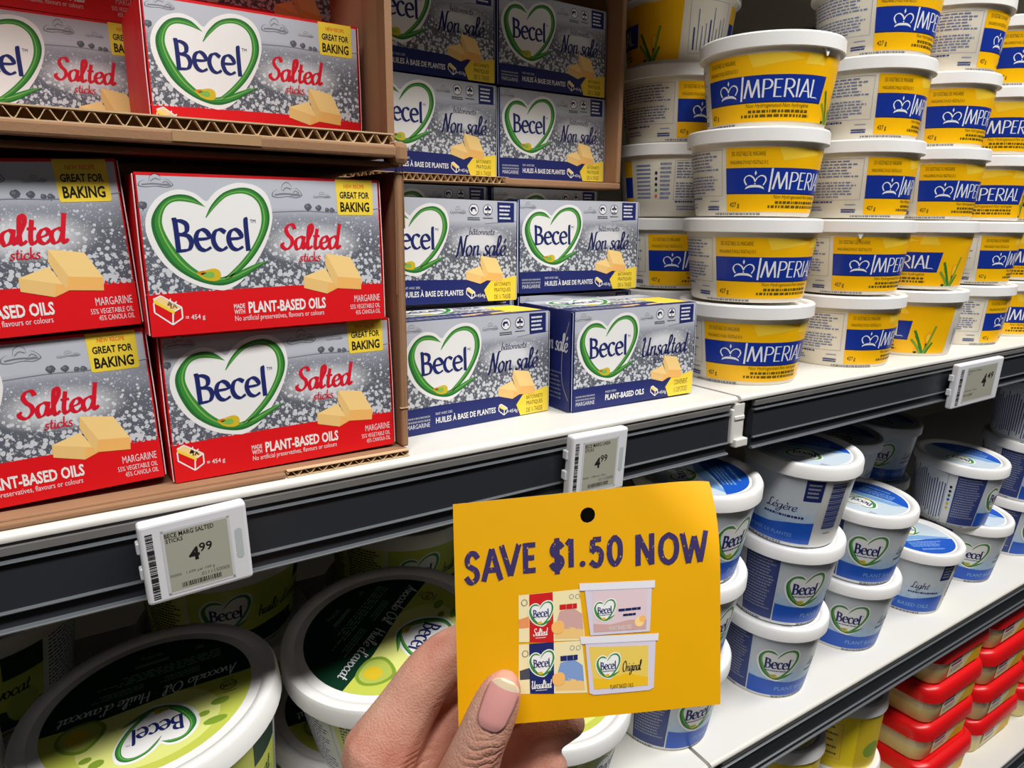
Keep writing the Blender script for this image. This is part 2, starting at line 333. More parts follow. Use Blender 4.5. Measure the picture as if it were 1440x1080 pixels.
BLOCK = {
 'S': [[(9, 8.2), (7, 9.5), (4, 9.6), (1.6, 8), (2, 6), (5, 4.9), (8, 3.8), (8.6, 1.8), (6, .4), (3, .4), (.8, 1.8)]],
 'A': [[(.6, 0), (5, 9.6)], [(5, 9.6), (9.4, 0)], [(2.2, 3.2), (7.8, 3.2)]], 'V': [[(.5, 10), (5, .3)], [(5, .3), (9.5, 10)]],
 'E': [[(1.2, 0), (1.2, 10)], [(1.2, 9.2), (9, 9.2)], [(1.2, 5), (8, 5)], [(1.2, .8), (9, .8)]],
 '$': [[(8.6, 7.4), (6.5, 8.4), (3.6, 8.3), (1.6, 7), (2.4, 5.6), (5, 5), (7.8, 4.2), (8.4, 2.8), (6, 1.6), (3, 1.7), (1, 2.8)], [(5, 10), (5, 0)]],
 '1': [[(.5, 8), (6, 9.8)], [(6, 10), (6, 0)]], '.': [[(5, 3), (5, 7)]],
 '5': [[(8.6, 9.2), (2.2, 9.2)], [(2.2, 9.2), (1.6, 5)], [(1.6, 5.2), (4.5, 6.2), (7.8, 5), (8.6, 3), (7, .9), (4, .5), (.8, 1.6)]],
 '0': [[(5, 9.4), (2, 7.8), (1.2, 5), (2, 2.2), (5, .6), (8, 2.2), (8.8, 5), (8, 7.8), (5, 9.4)]],
 'O': [[(5, 9.4), (2, 8), (1, 5), (2, 2), (5, .6), (8, 2), (9, 5), (8, 8), (5, 9.4)]],
 'N': [[(1.2, 0), (1.2, 10)], [(1.2, 9.8), (8.8, .2)], [(8.8, 0), (8.8, 10)]],
 'W': [[(.4, 10), (2.8, .3)], [(2.8, .3), (5, 8.6)], [(5, 8.6), (7.2, .3)], [(7.2, .3), (9.6, 10)]],
}

class Print:
    """flat artwork collected in 2-D, later laid on a panel, a tub wall or a lid"""
    def __init__(s): s.v = []; s.f = []; s.m = []; s.names = []
    def _m(s, m):
        if m not in s.names: s.names.append(m)
        return s.names.index(m)
    def tri(s, pts, faces, m, layer):
        o = len(s.v); s.v += [(p[0], p[1], layer) for p in pts]; k = s._m(m)
        for q in faces: s.f.append(tuple(i + o for i in q)); s.m.append(k)
    def poly(s, pts, m, layer=1):
        t = tessellate_polygon([[Vector((x, y, 0)) for x, y in pts]])
        ar = sum(pts[i][0] * pts[(i + 1) % len(pts)][1] - pts[(i + 1) % len(pts)][0] * pts[i][1] for i in range(len(pts)))
        fs = []
        for a, b, c in t:
            A, B, C_ = pts[a], pts[b], pts[c]
            cr = (B[0] - A[0]) * (C_[1] - A[1]) - (B[1] - A[1]) * (C_[0] - A[0])
            fs.append((a, b, c) if cr > 0 else (a, c, b))
        s.tri(pts, fs, m, layer)
    def rect(s, x0, y0, x1, y1, m, layer=1): s.poly([(x0, y0), (x1, y0), (x1, y1), (x0, y1)], m, layer)
    def disc(s, x, y, rx, ry, m, layer=1, n=28): s.poly([(x + rx * math.cos(2 * PI * i / n), y + ry * math.sin(2 * PI * i / n)) for i in range(n)], m, layer)
    def ring(s, x, y, rx, ry, t, m, layer=1, n=24):
        for i in range(n):
            a, b = 2 * PI * i / n, 2 * PI * (i + 1) / n
            s.poly([(x + rx * math.cos(a), y + ry * math.sin(a)), (x + rx * math.cos(b), y + ry * math.sin(b)), (x + (rx - t) * math.cos(b), y + (ry - t) * math.sin(b)), (x + (rx - t) * math.cos(a), y + (ry - t) * math.sin(a))], m, layer)
    def frame(s, x0, y0, x1, y1, t, m, layer=1):
        s.rect(x0, y0, x1, y0 + t, m, layer); s.rect(x0, y1 - t, x1, y1, m, layer); s.rect(x0, y0, x0 + t, y1, m, layer); s.rect(x1 - t, y0, x1, y1, m, layer)
    def band(s, A, B, m, layer=1):
        for i in range(len(A) - 1): s.poly([A[i], A[i + 1], B[i + 1], B[i]], m, layer)
    def text(s, t, x0, y0, x1, y1, m, layer=3, bold=0.0, shear=0.0):
        v, f = text_geo(t, bold)
        if not v: return
        v = [(x + shear * y, y) for x, y in v]
        a, b, c, d = min(p[0] for p in v), min(p[1] for p in v), max(p[0] for p in v), max(p[1] for p in v)
        s.tri([(x0 + (x - a) / (c - a) * (x1 - x0), y0 + (y - b) / (d - b) * (y1 - y0)) for x, y in v], f, m, layer)
    def ribbon(s, pts, w, m, layer, nib=0.6, k=0.5, asp=1.0):
        q = spline(pts, 6); n = len(q)
        L, Rr = [], []
        for i in range(n):
            a, b = q[max(0, i - 1)], q[min(n - 1, i + 1)]
            dx, dy = (b[0] - a[0]) * asp, b[1] - a[1]; h = math.hypot(dx, dy) or 1e-9
            dx, dy = dx / h, dy / h; ww = w * (k + (1 - k) * abs(math.sin(math.atan2(dy, dx) - nib))) / 2
            ex = (-w * .18 if i == 0 else w * .18 if i == n - 1 else 0) if n > 2 else 0
            cx, cy = q[i][0] + dx * ex / asp, q[i][1] + dy * ex
            L.append((cx - dy * ww / asp, cy + dx * ww)); Rr.append((cx + dy * ww / asp, cy - dx * ww))
        s._n = (getattr(s, '_n', 0) + 1) % 6
        for i in range(len(L) - 1): s.poly([L[i], L[i + 1], Rr[i + 1], Rr[i]], m, layer + .12 * s._n + .6 * i / len(L))
    def letters(s, t, font, x0, y0, x1, y1, m, layer=3, w=2.0, nib=0.6, k=0.5, shear=0.0, asp=1.0, gap=0.0, base=None):
        """stroke lettering fitted into a box; asp = real width per height of one unit of the box"""
        st = []; X = 0
        for ch in t:
            adv, ss = font[ch]
            for q in ss: st.append([(X + px + shear * py, py) for px, py in q])
            X += adv + gap
        P = [p for q in st for p in q]
        a, b, c, d = min(p[0] for p in P), min(p[1] for p in P), max(p[0] for p in P), max(p[1] for p in P)
        sx, sy = (x1 - x0) / (c - a), (y1 - y0) / (d - b)
        for q in st: s.ribbon([(x0 + (px - a) * sx, y0 + (py - b) * sy) for px, py in q], w * sy, m, layer, nib, k, asp)
    def words(s, x0, y0, x1, y1, rows, m, layer=3, fill=0.55, ragged=0.2, seed=1, wl=(0.02, 0.09)):
        """fine print too small to read: rows of word-long dashes"""
        rg = random.Random(seed); h = (y1 - y0) / rows; W = x1 - x0
        for r in range(rows):
            y = y1 - (r + 1) * h + h * (1 - fill) / 2; x = x0; xe = x1 - W * ragged * rg.random()
            while x < xe:
                l = rg.uniform(*wl) * W; e = min(x + l, xe); s.rect(x, y, e, y + h * fill, m, layer); x = e + 0.018 * W
    def dice(s, thr, axis=0):
        """cut long triangles so the artwork can bend"""
        out_f, out_m = [], []
        stack = [(f, m) for f, m in zip(s.f, s.m)]; mids = {}
        def mid(a, b):
            k = (min(a, b), max(a, b))
            if k not in mids: p, q = s.v[a], s.v[b]; s.v.append(((p[0] + q[0]) / 2, (p[1] + q[1]) / 2, p[2])); mids[k] = len(s.v) - 1
            return mids[k]
        while stack:
            f, m = stack.pop()
            if len(f) > 3:
                for i in range(1, len(f) - 1): stack.append(((f[0], f[i], f[i + 1]), m))
                continue
            best, bi = 0, 0
            for i in range(3):
                p, q = s.v[f[i]], s.v[f[(i + 1) % 3]]; d = abs(p[0] - q[0]) if axis == 0 else math.hypot(p[0] - q[0], p[1] - q[1])
                if d > best: best, bi = d, i
            if best <= thr: out_f.append(f); out_m.append(m); continue
            a, b, c = f[bi], f[(bi + 1) % 3], f[(bi + 2) % 3]; k = mid(a, b)
            stack.append(((a, k, c), m)); stack.append(((k, b, c), m))
        s.f, s.m = out_f, out_m
        return s
    def slice(s, step):
        """cut the artwork along common vertical lines so every layer bends alike"""
        of, om = [], []
        for f, m in zip(s.f, s.m):
            P = [s.v[i] for i in f]; a, b = min(p[0] for p in P), max(p[0] for p in P)
            k0, k1 = math.floor(a / step + 1e-9), math.ceil(b / step - 1e-9)
            if k1 - k0 <= 1: of.append(f); om.append(m); continue
            for k in range(k0, k1):
                Q = P
                for lim, sg in ((k * step, 1), ((k + 1) * step, -1)):
                    R = []
                    for i in range(len(Q)):
                        p, q = Q[i], Q[(i + 1) % len(Q)]; dp, dq = (p[0] - lim) * sg, (q[0] - lim) * sg
                        if dp >= -1e-12: R.append(p)
                        if (dp > 1e-12 and dq < -1e-12) or (dp < -1e-12 and dq > 1e-12):
                            t = dp / (dp - dq); R.append((lim, p[1] + (q[1] - p[1]) * t, p[2] + (q[2] - p[2]) * t))
                    Q = R
                    if len(Q) < 3: break
                if len(Q) >= 3:
                    o = len(s.v); s.v += Q; of.append(tuple(range(o, o + len(Q)))); om.append(m)
        s.f, s.m = of, om
        return s
    def build(s, name, fn, lift=0.00003):
        return mesh(name, [fn(x, y, l * lift) for x, y, l in s.v], s.f, s.names, s.m, uvs=[(x, y) for x, y, l in s.v])

# ------------------------------------------------------------------ shared artwork
BW, BD, BH = 0.1215, 0.0685, 0.0765          # stick box
H_WHITE = [(.248, .833), (.208, .882), (.146, .902), (.081, .861), (.038, .782), (.02, .693), (.027, .591), (.06, .476), (.116, .375), (.191, .305), (.264, .274), (.302, .274), (.358, .32), (.419, .429), (.469, .551), (.5, .673), (.509, .769), (.494, .876), (.455, .933), (.403, .952), (.357, .946), (.303, .909), (.272, .868)]
G1O = [(.245, .798), (.199, .86), (.144, .872), (.093, .839), (.053, .76), (.041, .682), (.054, .58), (.09, .464), (.145, .379), (.214, .322), (.288, .302), (.36, .339), (.417, .392), (.48, .454)]
G1I = [(.245, .798), (.19, .825), (.134, .829), (.097, .789), (.08, .704), (.094, .614), (.126, .521), (.167, .438), (.218, .376), (.269, .352), (.339, .38), (.387, .411), (.428, .435), (.48, .454)]
G2O = [(.241, .732), (.268, .811), (.317, .887), (.378, .921), (.431, .915), (.474, .864), (.495, .781), (.493, .697), (.468, .6), (.423, .49), (.363, .394), (.305, .335)]
G2I = [(.245, .732), (.282, .799), (.33, .864), (.384, .886), (.428, .868), (.456, .816), (.463, .733), (.451, .648), (.418, .551), (.375, .467), (.328, .395), (.291, .348)]
DROP = [(.189, .392), (.22, .402), (.257, .413), (.279, .391), (.276, .343), (.245, .332), (.209, .352)]

def lerp2(A, B, t): return [(a[0] + (b[0] - a[0]) * t, a[1] + (b[1] - a[1]) * t) for a, b in zip(A, B)]

def heart_logo(p, T, asp, layer=4, sub=False, mark='TM', rich=True):
    """heart outline, brand word and oil drop; T maps box-front coordinates to the artwork"""
    mp = lambda L: [T(*q) for q in L]
    p.poly(mp(spline(H_WHITE, 3, True)), 'ink_white', layer)
    for A, B in ((G1O, G1I), (G2O, G2I)):
        A, B = spline(A, 4), spline(B, 4)
        p.band(mp(A), mp(B), 'ink_green', layer + 1)
        if rich:
            p.band(mp(lerp2(A, B, .02)), mp(lerp2(A, B, .26)), 'ink_darkgreen', layer + 2)
            p.band(mp(lerp2(A, B, .58)), mp(lerp2(A, B, .72)), 'ink_lightgreen', layer + 2)
    d = spline(DROP, 3, True); p.poly(mp(d), 'ink_gold', layer + 3)
    if rich: p.poly(mp([(.23 + (x - .235) * .55, .372 + (y - .37) * .5) for x, y in d]), 'ink_lightgreen', layer + 4); p.poly(mp([(.189, .392), (.215, .401), (.225, .385), (.205, .372)]), 'ink_amber', layer + 4)
    x0, y0 = T(.119, .527); x1, y1 = T(.402, .728)
    p.letters('Becel', BRAND, x0, y0, x1, y1, 'ink_navy', layer + 4, w=2.35, nib=.35, k=.42, asp=asp, shear=-.03)
    if mark:
        a, b = T(.414, .70), T(.437, .722); p.text(mark, a[0], a[1], b[0], b[1], 'ink_navy', layer + 4)
    if sub:
        a, b = T(.13, .470), T(.40, .492); p.words(a[0], a[1], b[0], b[1], 1, 'ink_navy', layer + 4, ragged=0, fill=.9)

def id_(u, v): return (u, v)

def butter(p, layer=6, dx=0, dy=0):
    sh = lambda L: [(x + dx, y + dy) for x, y in L]
    p.poly(sh([(.625, .335), (.725, .389), (.762, .279), (.737, .289)]), 'butter_top', layer)
    p.poly(sh([(.625, .335), (.737, .289), (.727, .21), (.624, .257)]), 'butter_side', layer)
    p.poly(sh([(.737, .289), (.762, .279), (.778, .244), (.727, .21)]), 'butter_front', layer)
    p.poly(sh([(.732, .489), (.725, .418), (.767, .245), (.783, .324)]), 'butter_side', layer + 1)
    p.poly(sh([(.732, .489), (.783, .324), (.895, .305), (.846, .46)]), 'butter_top', layer + 1)
    p.poly(sh([(.783, .324), (.767, .245), (.89, .226), (.895, .305)]), 'butter_front', layer + 1)

def cloud(p, x0, y0, x1, h, layer=2):
    """engraved cloud: pale billows with a thin sketched outline and a hatched base"""
    w_ = x1 - x0
    P = spline([(0, .02), (.02, .30), (.16, .48), (.30, .42), (.34, .78), (.50, 1.0), (.64, .80), (.66, .55), (.80, .62), (.94, .40), (1.0, .12), (.80, -.06), (.5, .02), (.2, -.06)], 3, True)
    T = lambda a, b_: (x0 + a * w_, y0 + b_ * h)
    p.poly([T(a, b_) for a, b_ in P], 'ink_grey', layer)
    p.poly([T(.5 + (a - .5) * .93, .42 + (b_ - .42) * .88) for a, b_ in P], 'ink_sky', layer + 1)
    p.ribbon([T(.10, .14), (T(.45, .22)), T(.90, .14)], h * .10, 'ink_grey', layer + 2, k=1, asp=1.59)
    p.ribbon([T(.36, .40), T(.48, .62), T(.62, .52)], h * .06, 'ink_grey', layer + 2, k=1, asp=1.59)
    p.ribbon([T(.70, .30), T(.78, .42), T(.88, .30)], h * .06, 'ink_grey', layer + 2, k=1, asp=1.59)
    p.poly([T(.55, .05), T(.95, .10), T(.90, .32), T(.72, .22)], 'ink_midgrey', layer + 2)
mat('ink_sky', (186, 189, 198))

def trees(p):
    for x, y, r in ((.665, .805, .016), (.712, .800, .014), (.750, .787, .010), (.772, .785, .012), (.018, .805, .016)):
        rg = random.Random(int(x * 999)); n = 14
        p.poly([(x + r * (1 + rg.uniform(-.16, .16)) * math.cos(2 * PI * i / n), y + r * 1.5 * (1 + rg.uniform(-.16, .16)) * math.sin(2 * PI * i / n)) for i in range(n)], 'ink_treegrey', 2)
        p.disc(x - r * .25, y + r * .4, r * .45, r * .6, 'ink_grey', 3, 8); p.rect(x - r * .12, y - r * 2.0, x + r * .12, y - r, 'ink_treegrey', 2)
    p.ribbon([(.5, .768), (.65, .778), (.8, .772), (1.0, .80)], .006, 'ink_grey', 2, asp=1.59, k=1)
mat('ink_treegrey', (92, 95, 104))

def stick_icon(p, x, y, s, ink):
    q = lambda L: [(x + a * s, y + b * s * 1.59) for a, b in L]
    p.poly(q([(0, .62), (.28, .74), (1.0, .25), (.72, .10)]), 'butter_top', 4); p.poly(q([(0, .62), (.72, .10), (.72, -.02), (0, .48)]), 'ink_yellow', 4)
    for a, b in (((0, .48), (0, .1)), ((0, .1), (.62, -.42)), ((.62, -.42), (1.0, -.18)), ((1.0, -.18), (1.0, .25)), ((.62, -.42), (.66, .02)), ((0, .62), (.28, .74)), ((.28, .74), (1.0, .25)), ((.72, .1), (1, .25))):
        p.ribbon(q([a, b]), .009, ink, 5, asp=1.59, k=1)

# ---- red salted box
def art_red():
    A = {}
    p = Print(); p.rect(.006, .02, .994, .985, 'meadow_red', 1)
    A['front_panel'] = p
    p = Print(); e = [(0, .262), (.15, .269), (.286, .272), (.45, .277), (.608, .278), (.8, .270), (1.0, .258)]
    p.band([(x, .001) for x, _ in e], e, 'ink_red', 2); p.rect(0, .981, 1, .999, 'card_red', 2)
    for x in [i / 40 for i in range(41)]:
        y = .27 + .006 * math.sin(x * 37); p.poly([(x - .006, y - .01), (x + .006, y - .01), (x + random.uniform(-.004, .004), y + random.uniform(.004, .014))], 'ink_red', 3)
    for a in ((.011, .915, .134, .08), (.514, .868, .643, .10), (.692, .868, .77, .04)): cloud(p, *a)
    trees(p); A['printed_scene'] = p
    p = Print(); heart_logo(p, id_, 1.59); A['heart_logo'] = p
    p = Print(); p.poly([(.794, .995), (.798, .764), (.803, .753), (.963, .753), (.968, .762), (.967, .995)], 'ink_yellow', 4)
    p.text('NEW RECIPE', .832, .937, .928, .964, 'ink_orange', 5, .015); p.text('GREAT FOR', .811, .866, .951, .913, 'ink_black', 5, .03); p.text('BAKING', .812, .774, .95, .843, 'ink_black', 5, .03)
    A['promo_tag'] = p
    p = Print()
    p.letters('Salted', SCRIPT, .54, .525, .803, .688, 'ink_scarlet', 5, w=3.3, nib=.35, k=.35, shear=.16, asp=1.59)
    p.letters('sticks', SCRIPT, .612, .44, .706, .507, 'ink_scarlet', 5, w=2.6, nib=.35, k=.4, shear=.16, asp=1.59)
    p.text('4x', .067, .172, .105, .236, 'ink_white', 4, .03); p.text('= 454 g', .131, .085, .205, .125, 'ink_offwhite', 4, .01)
    p.text('MADE', .321, .146, .366, .176, 'ink_white', 4, .01); p.text('WITH', .321, .109, .364, .139, 'ink_white', 4, .01)
    p.text('PLANT-BASED OILS', .380, .108, .718, .186, 'ink_white', 4, .03)
    p.text('No artificial preservatives, flavours or colours', .322, .052, .708, .098, 'ink_offwhite', 4, .0)
    p.text('MARGARINE', .855, .137, .981, .186, 'ink_offwhite', 4, .0); p.text('55% VEGETABLE OIL', .834, .087, .981, .119, 'ink_offwhite', 4, .0); p.text('45% CANOLA OIL', .858, .045, .981, .077, 'ink_offwhite', 4, .0)
    A['lettering'] = p
    p = Print(); butter(p); A['butter_picture'] = p
    p = Print(); stick_icon(p, .019, .137, .10, 'ink_white'); A['stick_icon'] = p
    return A

# ---- blue unsalted box
def art_blue(english):
    A = {}
    p = Print(); p.rect(.004, .02, .996, .998, 'meadow_blue', 1); A['front_panel'] = p
    p = Print(); e = [(0, .232), (.2, .236), (.47, .230), (.75, .222), (1.0, .214)]
    p.band([(x, .001) for x, _ in e], e, 'ink_navy', 2)
    for a in ((.006, .905, .128, .07), (.517, .862, .625, .07)): cloud(p, *a)
    p.ribbon([(.76, .77), (.85, .785), (1.0, .80)], .006, 'ink_grey', 2, asp=1.59, k=1)
    A['printed_scene'] = p
    p = Print(); heart_logo(p, id_, 1.59, mark='TM' if english else 'MC'); A['heart_logo'] = p
    p = Print(); p.poly([(.756, .115), (.805, .205), (.999, .252), (.999, .002), (.786, .003)], 'ink_yellow', 4)
    t = ('CONVENIENT', '½ CUP STICKS!') if english else ('BÂTONNETS', 'PRATIQUES', 'DE ¼ TASSE')
    for i, q in enumerate(t):
        h = .058 if not english else .07; y = .152 - i * (h + .008) if not english else .12 - i * .085
        p.text(q, .832, y, .955, y + h - .012, 'ink_black', 5, .0)
    A['promo_tag'] = p
    p = Print()
    if english:
        p.letters('Unsalted', SCRIPT, .545, .475, .935, .675, 'ink_deepnavy', 5, w=2.3, nib=.35, k=.35, shear=.2, asp=1.59)
        p.letters('sticks', SCRIPT, .617, .392, .717, .46, 'ink_deepnavy', 5, w=2.2, nib=.35, k=.4, shear=.2, asp=1.59)
        p.text('MADE WITH', .25, .150, .336, .172, 'ink_offwhite', 4); p.text('PLANT-BASED OILS', .25, .072, .57, .134, 'ink_white', 4, .03)
    else:
        p.letters('Non salé', SCRIPT, .555, .46, .918, .655, 'ink_deepnavy', 5, w=2.3, nib=.35, k=.35, shear=.2, asp=1.59)
        p.letters('bâtonnets', SCRIPT, .649, .665, .831, .732, 'ink_deepnavy', 5, w=2.2, nib=.35, k=.4, shear=.2, asp=1.59)
        p.text('FAIT AVEC DES', .203, .150, .31, .172, 'ink_offwhite', 4); p.text('HUILES À BASE DE PLANTES', .203, .072, .606, .140, 'ink_white', 4, .02)
    p.text('MARGARINE', .023, .055, .165, .096, 'ink_offwhite', 4); p.words(.02, .10, .17, .165, 2, 'ink_midgrey', 4, ragged=.1, seed=3)
    p.text('=454g', .690, .035, .765, .08, 'ink_white', 4)
    p.poly([(.849, .986), (.853, .788), (.976, .792), (.975, .984)], 'ink_navy', 4); p.words(.865, .81, .96, .965, 4, 'ink_offwhite', 5, ragged=.25, fill=.45, seed=5, wl=(.2, .4))
    for cx in (.68, .78):
        p.disc(cx, .905, .034, .034 * 1.63, 'ink_deepnavy', 4); p.disc(cx, .905, .030, .030 * 1.63, 'ink_white', 5)
        if cx < .7: p.poly([(.655, .91), (.665, .93), (.69, .93), (.70, .89), (.692, .89), (.688, .91), (.672, .91), (.668, .885), (.662, .885)], 'ink_deepnavy', 6)
        else:
            p.poly([(.758, .873), (.802, .873), (.795, .862), (.765, .862)], 'ink_deepnavy', 6); p.disc(.780, .93, .007, .02, 'ink_deepnavy', 6, 10); p.disc(.768, .912, .010, .012, 'ink_deepnavy', 6, 10); p.disc(.792, .912, .010, .012, 'ink_deepnavy', 6, 10); p.rect(.778, .87, .782, .92, 'ink_deepnavy', 6)
    p.words(.635, .800, .725, .835, 2, 'ink_darkgrey', 4, ragged=.2, seed=8, wl=(.2, .5)); p.words(.745, .818, .82, .835, 1, 'ink_darkgrey', 4, ragged=.1, seed=9, wl=(.3, .6))
    A['lettering'] = p
    p = Print(); butter(p, 6, 0, -.03); A['butter_picture'] = p
    p = Print(); stick_icon(p, .628, .075, .06, 'ink_white'); A['stick_icon'] = p
    return A

def art_top_blue():
    p = Print(); p.rect(.004, .30, .996, .995, 'meadow_blue', 1); p.rect(0, 0, 1, .30, 'ink_navy', 1); p.rect(.76, .10, .99, .62, 'ink_yellow', 2)
    heart_logo(p, lambda u, v: (.06 + u, .30 + (v - .27) * .95), 1.77, rich=False)
    p.words(.05, .05, .55, .20, 2, 'ink_midgrey', 3, seed=2); p.text('Becel', .60, .58, .74, .72, 'ink_navy', 4)
    p.poly([(.62, .08), (.80, .14), (.80, .20), (.62, .14)], 'butter_top', 4); p.poly([(.42, .08), (.58, .13), (.58, .19), (.42, .14)], 'butter_side', 4)
    return p

def art_side_blue():      # seen from the end: u along the depth (0 = back), v up
    p = Print(); p.rect(0, 0, 1, 1, 'card_navy', 1)
    p.letters('Non salé', SCRIPT, .46, .60, .95, .78, 'ink_offwhite', 3, w=2.2, nib=.35, k=.4, shear=.15, asp=.9)
    p.words(.05, .70, .25, .95, 3, 'ink_offwhite', 3, fill=.5, seed=3); p.words(.34, .10, .88, .40, 7, 'ink_grey', 3, fill=.4, seed=4)
    p.ribbon([(.97, .9), (.86, .62), (.86, .30), (.97, .12)], .01, 'ink_midgrey', 3, k=1)
    return p

def box_meshes(kind):
    H = BH if kind == 'red' else 0.0745
    D = {'H': H, 'parts': []}
    body = 'card_red' if kind == 'red' else 'card_navy'
    D['parts'].append(('box_body', bevbox('box_body', 0, 0, 0, BW, BD, H, body, 0.0007, 2), None))
    fm = lambda u, v, o: (u * BW, -0.00006 - o, v * H)
    art = art_red() if kind == 'red' else art_blue(kind == 'unsalted')
    for n, p in art.items(): D['parts'].append((n, p.build(n, fm), None if n == 'front_panel' else 'front_panel'))
    if kind != 'red':
        D['parts'].append(('top_print', art_top_blue().build('top_print', lambda u, v, o: (u * BW, v * BD, H + 0.00006 + o)), None))
    # glued end flaps, a little sprung at the front
    for s in (0, 1):
        x = -0.0004 if s == 0 else BW + 0.0004; sg = -1 if s == 0 else 1
        prof = [(0.0004, 0.0004), (0.02, 0.0016), (0.045, 0.0010), (BD - 0.002, 0.0002)]
        v, f, mi = [], [], []
        for (y, off) in prof:
            for z in (0.0008, H * .5, H - 0.0008):
                b = off * (1 if abs(z - H * .5) < 1e-4 else .25)
                v.append((x + sg * b, y, z)); v.append((x + sg * (b + 0.0005), y, z))
        def q(i, j, k): return (i * 3 + j) * 2 + k
        for i in range(3):
            for j in range(2):
                f.append((q(i, j, 1), q(i + 1, j, 1), q(i + 1, j + 1, 1), q(i, j + 1, 1))); mi.append(0)
                f.append((q(i, j, 0), q(i, j + 1, 0), q(i + 1, j + 1, 0), q(i + 1, j, 0))); mi.append(0)
        for j in range(2): f.append((q(0, j, 0), q(0, j, 1), q(0, j + 1, 1), q(0, j + 1, 0))); mi.append(1)
        for i in range(3):
            for j in (0, 2): f.append((q(i, j, 0), q(i + 1, j, 0), q(i + 1, j, 1), q(i, j, 1))); mi.append(1)
        D['parts'].append(('end_flap', mesh('end_flap', v, f, [body, 'card_edge' if kind == 'red' else 'card_edge_blue'], mi), None))
    if kind != 'red':
        D['parts'].append(('side_print', art_side_blue().build('side_print', lambda u, v, o: (-0.0030 - o, BD * (1 - u), v * H)), None))
        # the side print needs a flat end panel beneath it
        D['parts'].append(('end_panel', bevbox('end_panel', -0.0029, 0.002, 0.002, -0.0022, BD - .002, H - .002, body, 0.0002, 1), None))
    return D

BOX = {k: box_meshes(k) for k in ('red', 'nonsale', 'unsalted')}

def stick_box(kind, label, loc, yaw=0, pitch=0, roll=0, group=None):
    t = thing('margarine_box', label, 'box', loc, group, (pitch, roll, yaw), 'YXZ')
    ref = {}
    for n, me, par in BOX[kind]['parts']:
        o = obj(n, me, ref.get(par, t)); ref.setdefault(n, o)
    return t

# ------------------------------------------------------------------ tubs
def tub_map(Rb, Rt, h, Rm):
    def fn(s, z, o):
        a = s / Rm; r = Rb + (Rt - Rb) * z / h + 0.00012 + o
        return (r * math.sin(a), -r * math.cos(a), z)
    return fn

# ---- yellow and blue tub
IR, IRB, IRT, IH = 0.0595, 0.0482, 0.0560, 0.0615
def crown(p, x0, y0, x1, y1, m, layer):
    T = lambda L: [(x0 + a * (x1 - x0), y0 + b * (y1 - y0)) for a, b in L]
    w_ = (y1 - y0) * .075
    p.ribbon(T([(.12, .28), (.02, .5), (.08, .68), (.25, .74), (.42, .62), (.5, .45)]), w_, m, layer, k=.6)
    p.ribbon(T([(.88, .28), (.98, .5), (.92, .68), (.75, .74), (.58, .62), (.5, .45)]), w_, m, layer, k=.6)
    p.band(spline(T([(.06, .06), (.3, .15), (.7, .15), (.94, .06)]), 4), spline(T([(.10, .16), (.3, .27), (.7, .27), (.90, .16)]), 4), m, layer)
    p.poly(T([(.5, .74), (.55, .86), (.5, 1.0), (.45, .86)]), m, layer); p.disc(*T([(.5, .34)])[0], w_ * .5, w_ * .5, m, layer, 10)

